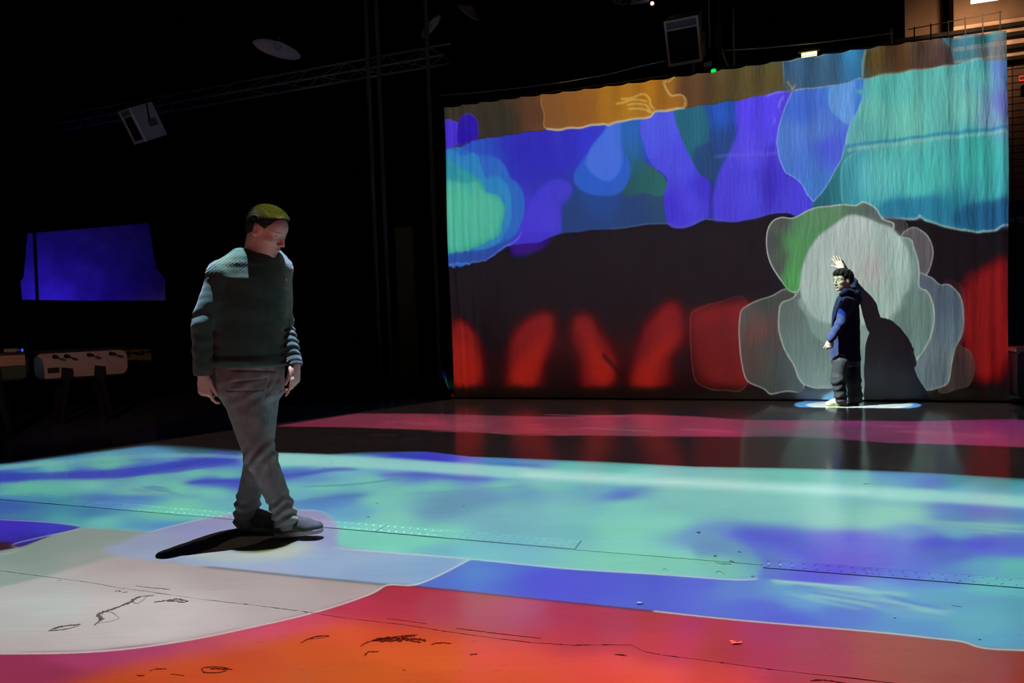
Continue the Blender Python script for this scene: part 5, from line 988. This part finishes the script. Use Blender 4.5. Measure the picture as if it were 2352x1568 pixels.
def knit_mat(name, col, rib=0, rough=.9, scale=150., strength=.5, axis=(0, 0, 1)):
    m = mat(name, col, rough, .25, noise=(28, .14)); nt = m.node_tree; N = nt.nodes; K = nt.links; b = N['Principled BSDF']
    b.inputs['Sheen Weight'].default_value = .35; b.inputs['Sheen Roughness'].default_value = .5
    tc = N.new('ShaderNodeTexCoord'); mp = N.new('ShaderNodeMapping'); mp.inputs['Rotation'].default_value = axis
    wv = N.new('ShaderNodeTexWave'); wv.inputs['Scale'].default_value = scale; wv.inputs['Distortion'].default_value = 1.2; wv.inputs['Detail'].default_value = 2; wv.inputs['Detail Scale'].default_value = 3
    n = N.new('ShaderNodeTexNoise'); n.inputs['Scale'].default_value = 260; K.new(tc.outputs['Object'], n.inputs['Vector'])
    K.new(tc.outputs['Object'], mp.inputs[0]); K.new(mp.outputs[0], wv.inputs[0])
    ad = N.new('ShaderNodeMath'); ad.operation = 'MULTIPLY_ADD'; ad.inputs[1].default_value = .45; K.new(n.outputs['Fac'], ad.inputs[0]); K.new(wv.outputs['Fac'], ad.inputs[2])
    bp = N.new('ShaderNodeBump'); bp.inputs['Strength'].default_value = strength; bp.inputs['Distance'].default_value = .004
    K.new(ad.outputs[0], bp.inputs['Height']); K.new(bp.outputs[0], b.inputs['Normal']); return m
def skin_mat(name, col):
    m = mat(name, col, .48, .4, bump=(220, .12)); nt = m.node_tree; N = nt.nodes; K = nt.links; b = N['Principled BSDF']
    at = N.new('ShaderNodeAttribute'); at.attribute_name = 'tint'; mx = N.new('ShaderNodeMixRGB'); mx.blend_type = 'MULTIPLY'; mx.inputs[0].default_value = 1
    mx.inputs[1].default_value = tuple(col)+(1,); K.new(at.outputs['Color'], mx.inputs[2]); K.new(mx.outputs[0], b.inputs['Base Color'])
    b.inputs['Subsurface Weight'].default_value = .12; b.inputs['Subsurface Radius'].default_value = (.8, .3, .15); b.inputs['Subsurface Scale'].default_value = .008
    return m
def hair_mat(name, col, rough=.3):
    m = mat(name, col, rough, .22); nt = m.node_tree; N = nt.nodes; K = nt.links; b = N['Principled BSDF']
    b.inputs['Anisotropic'].default_value = .6
    tc = N.new('ShaderNodeTexCoord'); mp = N.new('ShaderNodeMapping'); mp.inputs['Scale'].default_value = (6, 60, 60); n = N.new('ShaderNodeTexNoise'); n.inputs['Scale'].default_value = 6; n.inputs['Detail'].default_value = 6
    K.new(tc.outputs['Object'], mp.inputs[0]); K.new(mp.outputs[0], n.inputs['Vector'])
    rp = N.new('ShaderNodeValToRGB'); rp.color_ramp.elements[0].position = .36; rp.color_ramp.elements[1].position = .66; rp.color_ramp.elements[0].color = tuple(x*.35 for x in col)+(1,); rp.color_ramp.elements[1].color = tuple(x*2.4 for x in col)+(1,)
    K.new(n.outputs['Fac'], rp.inputs[0]); K.new(rp.outputs[0], b.inputs['Base Color'])
    bp = N.new('ShaderNodeBump'); bp.inputs['Strength'].default_value = .8; bp.inputs['Distance'].default_value = .006
    K.new(n.outputs['Fac'], bp.inputs['Height']); K.new(bp.outputs[0], b.inputs['Normal']); return m
def shoe(name, parent, heel, toe, m_up, m_sole, L_, pitch=0., label=None, lace=None):
    """heel, toe: points on the ground; pitch lifts the toe"""
    f = unit((toe-heel)*V(1, 1, 0)); s_ = V(-f[1], f[0], 0); f2 = unit(f*math.cos(pitch)+V(0, 0, 1)*math.sin(pitch)); u = np.cross(f2, s_); k = L_/.29
    g = lambda x, y, z: heel+(f2*x+s_*y+u*z)*k
    S = Sculpt(); S.cone(g(.045, 0, .058), g(.13, 0, .058), .040*k, .042*k, .03); S.cone(g(.13, 0, .050), g(.24, .004, .036), .043*k, .036*k, .03, False, (u, .8)); S.cone(g(.05, 0, .085), g(.065, 0, .115), .038*k, .037*k, .03)
    S.cone(g(.21, 0, .04), g(.255, .004, .034), .04*k, .03*k, .02, False, (u, .7)); S.cone(g(.10, 0, .085), g(.20, 0, .062), .026*k, .026*k, .02)
    o = sculpt_obj(name, S, .0045, m_up, parent, lambda P, D: np.maximum(D+.0012*np.sin(((P-heel) @ f2)/k*190)*(((P-heel) @ f2) < .2*k), .02*k-(P-heel) @ u))
    T = Sculpt(); T.cone(g(.042, 0, .016), g(.13, 0, .016), .043*k, .040*k, .02); T.cone(g(.13, 0, .016), g(.245, .004, .018), .040*k, .041*k, .02)
    so = sculpt_obj('sole', T, .0045, m_sole, o, lambda P, D: np.maximum(D, np.abs((P-heel) @ u-.015*k)-.015*k))
    if lace is not None:
        for j in range(5):
            x = .115+.021*j; mb = MB(); mb.tube([g(x-.006, .026, .082-.0075*j), g(x, 0, .106-.0085*j), g(x+.004, -.026, .082-.0075*j)], .0032*k, 6); mb.build('lace', lace, o, True, rel=ROOT[o.name])
    return o

# ---- the walking man
Y0 = 3.70
def M(px, py, dy=0.): return atY(px, py, Y0+dy)
mb_ = atZ(615, 1224); man = thing('person', mb_, 'person walking in a dark green ribbed sweater and grey trousers, head bowed', 'person'); ROOT['person'] = V(*mb_)
fc = math.radians(58); MF = V(math.cos(fc), -math.sin(fc), 0); MR = V(-math.sin(fc), -math.cos(fc), 0)
def keys(rows, tilt=None, cf=MF, cr=MR, Mf=M):
    K = []
    for py, xl, xr, b, dy in rows:
        a, c = Mf(xl, py, dy), Mf(xr, py, dy); m = (a+c)/2; ext = (c-a)[0]/2
        w_ = math.sqrt(max(ext*ext-(b*cf[0])**2, .0016))/abs(cr[0]); K.append((m[2], m[0], m[1], w_, b))
    return K
ha = math.radians(14); hp = math.radians(27)
Hf = V(math.cos(ha)*math.cos(hp), -math.sin(ha)*math.cos(hp), -math.sin(hp)); Hl = V(math.sin(ha), math.cos(ha), 0); Hl = rotv(Hl, Hf, .05); Hu = np.cross(Hf, Hl); HR = np.stack([Hf, Hl, Hu], 1)
HC = M(613, 531, -.02)
B = Sculpt(); gh = head(B, HR, HC, 1.06)
nb = M(583, 605, .02); B.cone(gh(-.035, 0, -.055), nb, .058, .062, .03); B.cone(gh(.02, 0, -.075), nb+MF*.03, .035, .05, .03)
B.stack(keys([(612, 535, 635, .08, .01), (640, 512, 645, .10, 0), (700, 508, 642, .11, 0), (800, 505, 636, .11, 0), (870, 512, 630, .10, 0)]), [MR[:2], MF[:2]], .05, .05)
RS, RE, RW = M(500, 628, -.10), M(464, 742, -.16), M(467, 858, -.15); LS, LE, LW = M(641, 628, .12), M(653, 742, .11), M(678, 838, .03)
B.cone(RS, RE, .05, .042, .03).cone(RE, RW, .042, .029, .02).cone(LS, LE, .05, .042, .03).cone(LE, LW, .040, .027, .02)
RH, RK, RA = M(553, 880, -.07), M(600, 1045, -.10), M(653, 1180, -.11); LH, LK, LA = M(604, 880, .07), M(596, 1045, .09), M(567, 1175, .08)
for a, b, c in ((RH, RK, RA), (LH, LK, LA)): B.cone(a, b, .08, .052, .04).cone(b, c, .05, .036, .02)
hand(B, RW+V(0, 0, -.012), V(.05, -.08, -1), V(.35, .9, 0), V(.95, -.35, 0), 1.0, curl=(.5, 1.2, 1.25, 1.3), spread=.01, thumb=(.12, .5), bend=(.9, 1., .8))
hand(B, LW, V(.03, -.25, -1), V(-.95, -.25, 0), V(-.3, -1, 0), .98, curl=(.22, .55, .62, .68), spread=.03, thumb=(.28, .25))
lipc = gh(.095, 0, -.067)
def man_tint(P):
    C = np.ones((len(P), 3)); q = (P-HC) @ HR/1.06
    d = np.exp(-(((q[:, 0]-.095)/.016)**2+(q[:, 1]/.02)**2+((q[:, 2]+.067)/.010)**2)); C *= 1-d[:, None]*V(.15, .42, .42)
    st = np.exp(-((q[:, 2]+.085)/.035)**2)*(q[:, 0] > .0); C *= 1-st[:, None]*V(.20, .16, .12)
    for s_ in (1, -1):
        b_ = np.exp(-(((q[:, 2]-.026-.05*(np.abs(q[:, 1])-.03)*-1*0)/.005)**2+((q[:, 1]-s_*.034)/.018)**2))*(q[:, 0] > .05); C *= 1-b_[:, None]*V(.62, .66, .7)
        r_ = np.exp(-(((q[:, 2]+.022)/.02)**2+((q[:, 1]-s_*.045)/.03)**2+((q[:, 0]-.05)/.05)**2)); C *= 1-r_[:, None]*V(0, .16, .18)
        ey = np.exp(-(((q[:, 2]+.003)/.0035)**2+((q[:, 1]-s_*.033)/.014)**2))*(q[:, 0] > .05); C *= 1-ey[:, None]*V(.55, .6, .62)
        ea = np.exp(-(((q[:, 1]-s_*.082)/.014)**2+((q[:, 0]+.004)/.022)**2+((q[:, 2])/.034)**2)); C *= 1-ea[:, None]*V(0, .22, .22)
    return C
body = sculpt_obj('body', B, .0034, skin_mat('fair skin', (.74, .48, .38)), man, None, 1, man_tint)
# hair
Hs = Sculpt(); HS = 1.06
Hs.ell(gh(-.016, 0, .044), V(.103, .081, .085)*HS, HR, .02); Hs.ell(gh(.012, .006, .078), V(.082, .064, .050)*HS, HR, .03); Hs.ell(gh(.070, -.004, .080), V(.022, .045, .022)*HS, HR, .02); Hs.ell(gh(-.065, 0, .0), V(.045, .062, .06)*HS, HR, .03)
def hair_d(P, D):
    q = (P-HC) @ HR/HS; x, y, z = q.T
    comb = np.sin(y*420+3.2*np.sin(x*30+1)+1.5*np.sin(z*40)); comb2 = np.sin(y*1100+7*np.sin(x*24+.6)+z*160)
    topw = np.clip((z-.055)/.04, 0, 1)
    D = D+.0010*comb*topw+.0009*comb2
    zl = np.interp(x, [-.12, -.07, -.045, -.028, -.012, .020, .030, .046, .060, .078, .12], [-.075, -.068, -.040, .030, .032, .022, -.012, .034, .082, .098, .102])
    return np.maximum(D, (zl-z)*.8)
sculpt_obj('hair', Hs, .0028, hair_mat('brown hair', (.013, .010, .005), .42), man, hair_d, 1)
# sweater
M_SW = knit_mat('dark green knit', (.032, .074, .056), scale=120, strength=.25, axis=(0, .5, 0))
SWt = Sculpt()
SWt.stack(keys([(580, 548, 640, .07, .01), (590, 540, 648, .088, .01), (606, 522, 654, .104, .005), (640, 503, 657, .122, 0), (680, 499, 656, .130, 0), (720, 500, 653, .130, 0), (760, 501, 649, .130, 0), (800, 500, 649, .132, 0), (828, 497, 652, .136, 0), (841, 499, 650, .132, 0)]), [MR[:2], MF[:2]], .03, .018)
SWt.cone(M(506, 635, -.09), RE, .067, .056, .03).cone(RE, RW, .056, .046, .004).cone(M(640, 622, .11), LE, .066, .050, .03).cone(LE, LW+V(0, 0, .012), .050, .036, .012)
SWt.cone(M(553, 592, -.05), M(514, 626, -.09), .05, .064, .05).cone(M(630, 590, .08), M(641, 612, .11), .045, .062, .05)
def collar_cut(P, D): return D
def sw_d(P, D):
    # soft knit folds: rings on the sleeves, slack diagonals on the trunk, ribbed raglan shoulders
    for A, Bv, am in ((RE, RW, .0022), (LE, LW, .0042)):
        d = unit(Bv-A); t = (P-A) @ d; r = np.linalg.norm((P-A)-np.outer(t, d), axis=1); w_ = np.exp(-(np.maximum(r-.06, 0)/.02)**2)*np.clip(t/.03, 0, 1)*np.clip((np.linalg.norm(Bv-A)+.03-t)/.02, 0, 1)
        D = D-am*w_*np.sin(t*(165 if A is LE else 95)+1.5*np.sin(P @ V(30, 22, 0)))
    for A, Bv in ((RS, RE), (LS, LE)):
        d = unit(Bv-A); t = (P-A) @ d; r = np.linalg.norm((P-A)-np.outer(t, d), axis=1); w_ = np.exp(-(np.maximum(r-.06, 0)/.025)**2)*np.exp(-((t-np.linalg.norm(Bv-A))/.09)**2)
        D = D-.004*w_*np.sin(t*70+P[:, 0]*55)
    z = P[:, 2]; zt = M(590, 842)[2]; tq = P-M(572, 800); body_ = (np.abs(tq @ MR)/.215 < 1)*1.
    D = D-.0035*fbm(P*V(1, 1, 1.7), 13, 3)*np.clip((z-zt-.03)/.1, 0, 1)+body_*(-.009*np.exp(-((z-zt-.026-.02*np.sin((tq @ MR)*9))/.02)**2)+.006*np.exp(-((z-zt-.066)/.016)**2)-.0016*np.sin((P @ MR)*380)*np.exp(-((z-zt-.008)/.014)**2))
    for A, Bv, lim in ((RE, RW, .08), (LE, LW, .058)):             # sleeves end at the wrist
        d = unit(Bv-A); t = (P-Bv) @ d; r = np.linalg.norm((P-Bv)-np.outer(t, d), axis=1); D = np.where(r < lim, np.maximum(D, t-.004), D)
    zs = M(570, 640)[2]; ws = np.clip((z-zs)/.05, 0, 1)
    D = D-.0016*ws*np.sin(((P-nb) @ (V(0, 0, 1)))*430+np.abs((P-nb) @ MR)*330)
    q = P-nb; rr = np.sqrt((q @ MR)**2+(q @ MF-.01)**2)
    return np.maximum(D, -(np.maximum(rr-.066, np.abs(q[:, 2]-.04)-.08)))
swo = sculpt_obj('sweater', SWt, .0046, M_SW, man, sw_d, 1)
ck = MB(); ring = [nb+MR*.070*math.cos(a)+MF*(.070*math.sin(a)+.010)+V(0, 0, .030-.030*math.sin(a)) for a in np.linspace(0, 2*math.pi, 40)]
ck.tube(ring, .0135, 10, False).build('collar', knit_mat('dark green rib', (.055, .092, .078), scale=120, strength=.8, axis=(0, 1.57, 0)), swo, True, rel=ROOT['sweater'])
ring = [nb+MR*.064*math.cos(a)+MF*(.064*math.sin(a)+.008)+V(0, 0, .050-.026*math.sin(a)) for a in np.linspace(0, 2*math.pi, 40)]
MB().tube(ring, .008, 8, False).build('undershirt_collar', mat('white cotton', (.75, .75, .75), .8, .2), man, True, rel=ROOT['person'])
for W_, E_, r_ in ((RW, RE, .047), (LW, LE, .040)):
    d = unit(W_-E_); C = Sculpt(); C.cone(W_-d*.035, W_-d*.002, r_+.002, r_, .01)
    ax1 = unit(np.cross(d, V(0, 1, .1))); ax2 = np.cross(d, ax1)
    sculpt_obj('cuff', C, .004, knit_mat('cuff rib', (.06, .10, .085), scale=120, strength=.4), swo, lambda P, D, W_=W_, d=d, ax1=ax1, ax2=ax2: np.maximum(D-.0022*np.sin(np.arctan2((P-W_) @ ax1, (P-W_) @ ax2)*22), np.abs((P-W_+d*.018) @ d)-.026), 1)
# trousers
M_TR2 = mat('grey cord', (.24, .24, .235), .85, .25, noise=(22, .2), bump=(150, .3, (1, 1, .3)))
TT = Sculpt()
TT.stack(keys([(822, 503, 642, .122, 0), (838, 498, 645, .126, 0), (862, 498, 645, .128, 0), (890, 506, 643, .122, 0), (915, 520, 640, .10, 0)]), [MR[:2], MF[:2]], .04, .02)
TT.cone(M(550, 885, -.06), M(598, 1045, -.10), .104, .077, .05).cone(M(598, 1045, -.10), M(650, 1168, -.11), .077, .058, .03).cone(M(650, 1168, -.11), M(657, 1190, -.11), .060, .064, .02)
TT.cone(M(604, 885, .07), M(597, 1045, .09), .092, .073, .05).cone(M(597, 1045, .09), M(570, 1150, .08), .075, .063, .03).cone(M(570, 1150, .08), M(568, 1190, .08), .066, .073, .02)
CR = [(M(520, 872, 0), M(605, 866, 0), .004), (M(508, 890, 0), M(600, 892, 0), .004), (M(515, 845, 0), M(622, 850, 0), .005), (M(625, 850, 0), M(607, 885, 0), .005), (M(607, 885, 0), M(598, 915, 0), .006), (M(607, 905, 0), M(640, 870, 0), .004)]
def tr_d(P, D):
    z = P[:, 2]
    for A, C_, ph in ((RK, RA, 0), (LK, LA, 1)):
        d = unit(C_-A); t = (P-A) @ d; r = np.linalg.norm((P-A)-np.outer(t, d), axis=1); near = np.exp(-(np.maximum(r-.085, 0)/.02)**2)
        L_ = np.linalg.norm(C_-A); w_ = near*np.clip((t-L_*.62)/(L_*.2), 0, 1)
        D = D-.0065*w_*np.sin(t*120+2*np.sin(P @ V(28, 26, 0)+ph))
        D = D-.006*near*np.exp(-((t)/.06)**2)*np.sin(t*75+P[:, 0]*60+ph)
    zh = M(570, 890)[2]
    D = D-.0026*np.exp(-((z-zh)/.09)**2)*np.sin(z*95+(P @ MR)*30+1.3*np.sin((P @ MR)*18))
    D = D-.004*fbm(P*V(1, 1, .7), 14, 7)
    for a, b, w_ in CR:
        b_ = b-a; q = P-a; q = q-np.outer(q @ MF, MF); b2 = b_-MF*(b_ @ MF); h = np.clip((q @ b2)/(b2 @ b2), 0, 1); r = np.linalg.norm(q-h[:, None]*b2, axis=1)
        D = D+.006*np.exp(-(r/w_)**2)*((P-M(570, 870)) @ MF > 0)
    return D
sculpt_obj('trousers', TT, .0046, M_TR2, man, tr_d, 1)
M_SHOE = mat('dark suede', (.07, .075, .065), .8, .3, noise=(30, .25)); M_SOLE = mat('pale rubber', (.42, .40, .37), .7, .3)
hl, tl_ = atZ(552, 1214), atZ(662, 1222.5); hr_, tr_ = atZ(632, 1233), atZ(722, 1236)
shoe('shoe', man, hl, tl_, M_SHOE, M_SOLE, np.linalg.norm(tl_-hl), 0., lace=mat('dark lace', (.05, .05, .05), .8))
shoe('shoe', man, hr_, hr_+unit(tr_-hr_)*.28, M_SHOE, M_SOLE, .285, .12, lace=mat('tan lace', (.35, .30, .24), .8))

# ---- the boy at the cloth
YB = 7.70
def Q(px, py, dy=0.): return atY(px, py, YB+dy)
bb = atZ(1944, 929); boy = thing('person', bb, 'person in a dark blue hoodie and black trousers reaching up to touch the bright cloth', 'person'); ROOT[boy.name] = V(*bb)
BFa = math.radians(24); BF = V(-math.cos(BFa), math.sin(BFa), 0); BL = V(-math.sin(BFa), -math.cos(BFa), 0)     # faces left and slightly to the cloth; his left side is nearest
ha = math.radians(14); bHf = unit(V(-math.cos(ha), -math.sin(ha), -.06)); bHl = unit(np.cross(V(0, 0, 1), bHf)); bHu = np.cross(bHf, bHl); BR_ = np.stack([bHf, bHl, bHu], 1)
BHC = Q(1936, 644, .0)
B = Sculpt(); gb = head(B, BR_, BHC, .98)
bn = Q(1951, 680, .05); B.cone(gb(-.03, 0, -.05), bn, .048, .052, .03)
bS, bE, bW = Q(1945, 696, -.08), Q(1931, 742, -.10), Q(1908, 781, -.11); cS, cE = Q(1958, 692, .13), Q(1958, 650, .20)
B.cone(bS, cS, .045, .045, .03)
hwall = onwall(1925.5, 601, .035); cW = onwall(1934, 617, .06)
B.stack([(Q(1950, y)[2], Q(xm, y)[0], Q(xm, y, .03)[1], .075, .09) for y, xm in ((690, 1950), (720, 1948), (770, 1947), (815, 1945))], [BF[:2], BL[:2]], .05, .05)
B.cone(bS, bE, .045, .038, .03).cone(bE, bW, .036, .026, .02).cone(cS, cE, .045, .04, .03).cone(cE, cW, .036, .027, .02)
bLH, bLK, bLA = Q(1934, 822, -.04), Q(1926, 872, -.05), Q(1931, 918, -.05); bRH, bRK, bRA = Q(1953, 822, .08), Q(1962, 872, .07), Q(1966, 918, .05)
for a, b, c in ((bLH, bLK, bLA), (bRH, bRK, bRA)): B.cone(a, b, .055, .045, .02).cone(b, c, .05, .036, .02)
hand(B, cW, hwall-cW+V(-.012, 0, .02), -WN, V(-1, .3, .1), .92, curl=(.02, .02, .02, .05), spread=.11, thumb=(.85, .0))
hand(B, bW, V(-.12, .15, -1), V(.4, .9, 0), V(-.95, .3, -.1), .9, curl=(.8, .9, .95, 1.), thumb=(.35, .3))
def boy_tint(P):
    C = np.ones((len(P), 3)); q = (P-BHC) @ BR_/.98
    d = np.exp(-(((q[:, 0]-.095)/.016)**2+(q[:, 1]/.02)**2+((q[:, 2]+.067)/.009)**2)); C *= 1-d[:, None]*V(.2, .5, .5)
    for s_ in (1, -1):
        b_ = np.exp(-(((q[:, 2]-.026)/.006)**2+((q[:, 1]-s_*.034)/.018)**2))*(q[:, 0] > .05); C *= 1-b_[:, None]*V(.85, .87, .9)
        e_ = np.exp(-(((q[:, 2]-.003)/.006)**2+((q[:, 1]-s_*.032)/.012)**2))*(q[:, 0] > .05); C *= 1-e_[:, None]*V(.75, .77, .8)
    return C
sculpt_obj('body', B, .004, skin_mat('light skin', (.66, .46, .36)), boy, None, 1, boy_tint)
Hs = Sculpt(); Hs.ell(gb(-.018, 0, .045), V(.106, .084, .088), BR_, .02); Hs.ell(gb(.02, 0, .088), V(.080, .070, .045), BR_, .03); Hs.ell(gb(.068, 0, .090), V(.034, .056, .030), BR_, .02); Hs.ell(gb(-.065, 0, .0), V(.05, .066, .06), BR_, .03)
def bhair(P, D):
    q = (P-BHC) @ BR_/.98; x, y, z = q.T
    D = D-.006*np.sin(x*120+3*np.sin(y*70))*np.sin(y*95+2*np.sin(z*60))-.003*np.sin(x*260)*np.sin(y*240)*np.sin(z*250)
    zl = np.interp(x, [-.12, -.07, -.045, -.030, .016, .022, .034, .05, .062, .078, .12], [-.08, -.07, -.045, -.01, -.005, -.03, .0, .045, .066, .062, .060]); return np.maximum(D, (zl-z)*.8)
sculpt_obj('hair', Hs, .0036, hair_mat('black hair', (.016, .013, .012), .45), boy, bhair, 1)
M_HOOD = mat('navy fleece', (.013, .020, .066), .9, .2, noise=(14, .2), bump=(90, .35)); M_HOOD.node_tree.nodes['Principled BSDF'].inputs['Sheen Weight'].default_value = .05
HD = Sculpt()
def bk(rows): return [(Q(1950, y)[2], (Q(xl, y)[0]+Q(xr, y)[0])/2, YB+.03, max((Q(xr, y)[0]-Q(xl, y)[0])/2/math.cos(BFa)*.93, .06), b) for y, xl, xr, b in rows]
HD.stack(bk([(830, 1914, 1976, .122), (676, 1932, 1966, .075), (686, 1926, 1970, .115), (705, 1919, 1973, .125), (740, 1917, 1974, .125), (775, 1914, 1974, .125), (805, 1913, 1976, .125), (822, 1914, 1976, .122)]), [BF[:2], BL[:2]], .04, .02)
HD.cone(bS+V(0, 0, .0), bE, .072, .058, .03).cone(bE, bW+V(.0, 0, .012), .058, .042, .02).cone(cS, cE, .066, .052, .04).cone(cE, cW-unit(cW-cE)*.03, .050, .038, .03)
HD.cone(Q(1943, 668, -.07), Q(1968, 668, .0), .024, .04, .03).cone(Q(1968, 668, .0), Q(1954, 664, .13), .04, .026, .03).cone(Q(1966, 672, -.03), Q(1970, 690, .02), .04, .05, .04).cone(Q(1943, 668, -.07), Q(1931, 676, -.02), .024, .022, .03)
HD.cone(Q(1956, 662, .01), Q(1950, 676, .02), .058, .05, .02, True)
def hd_d(P, D):
    d = unit(bE-bS); t = (P-bS) @ d
    D = D-.006*fbm(P, 17, 11)
    A = bE; d = unit(bW-bE); t = (P-A) @ d; r = np.linalg.norm((P-A)-np.outer(t, d), axis=1); D = D-.0025*np.exp(-(np.maximum(r-.06, 0)/.02)**2)*np.sin(t*80)
    return D
sculpt_obj('hoodie', HD, .0058, M_HOOD, boy, hd_d, 1)
M_BT = mat('black cotton', (.014, .014, .015), .85, .25, noise=(14, .25), bump=(60, .3))
TT = Sculpt(); TT.stack(bk([(805, 1917, 1974, .108), (825, 1915, 1975, .108), (840, 1918, 1973, .10)]), [BF[:2], BL[:2]], .04, .02)
TT.cone(Q(1931, 832, -.04), Q(1926, 872, -.05), .090, .078, .03).cone(Q(1926, 872, -.05), Q(1931, 914, -.05), .078, .068, .03)
TT.cone(Q(1957, 832, .07), Q(1960, 872, .06), .086, .076, .03).cone(Q(1960, 872, .07), Q(1965, 912, .05), .076, .070, .03).cone(Q(1965, 908, .05), Q(1965, 913, .05), .076, .078, .02)
def bt_d(P, D):
    for A, C_, ph in ((bLK, bLA, 0), (bRK, bRA, 1)):
        d = unit(C_-A); t = (P-A) @ d; r = np.linalg.norm((P-A)-np.outer(t, d), axis=1); D = D-.0035*np.exp(-(np.maximum(r-.085, 0)/.02)**2)*np.clip(t/.05+1, 0, 1)*np.sin(t*75+P[:, 0]*35+ph)-.006*np.exp(-((t-np.linalg.norm(C_-A)+.02)/.03)**2)*np.exp(-(np.maximum(r-.085, 0)/.02)**2)*np.sin(t*110)
    return D-.006*fbm(P, 15, 5)
sculpt_obj('trousers', TT, .0058, M_BT, boy, bt_d, 1)
M_WS = mat('white leather', (.72, .71, .68), .6, .4); M_YS = mat('yellow green rubber', (.30, .36, .06), .6, .3); M_DS = mat('dark rubber', (.03, .035, .03), .6, .3)
h1_, t1_ = atZ(1942, 931), atZ(1901, 931.5); shoe('shoe', boy, h1_+unit(h1_-t1_)*.02, t1_, M_WS, M_YS, .235, 0.)
h2_ = atZ(1972, 928.5); shoe('shoe', boy, h2_, h2_+unit(V(-.55, .5, 0)), M_WS, M_DS, .225, 0.)
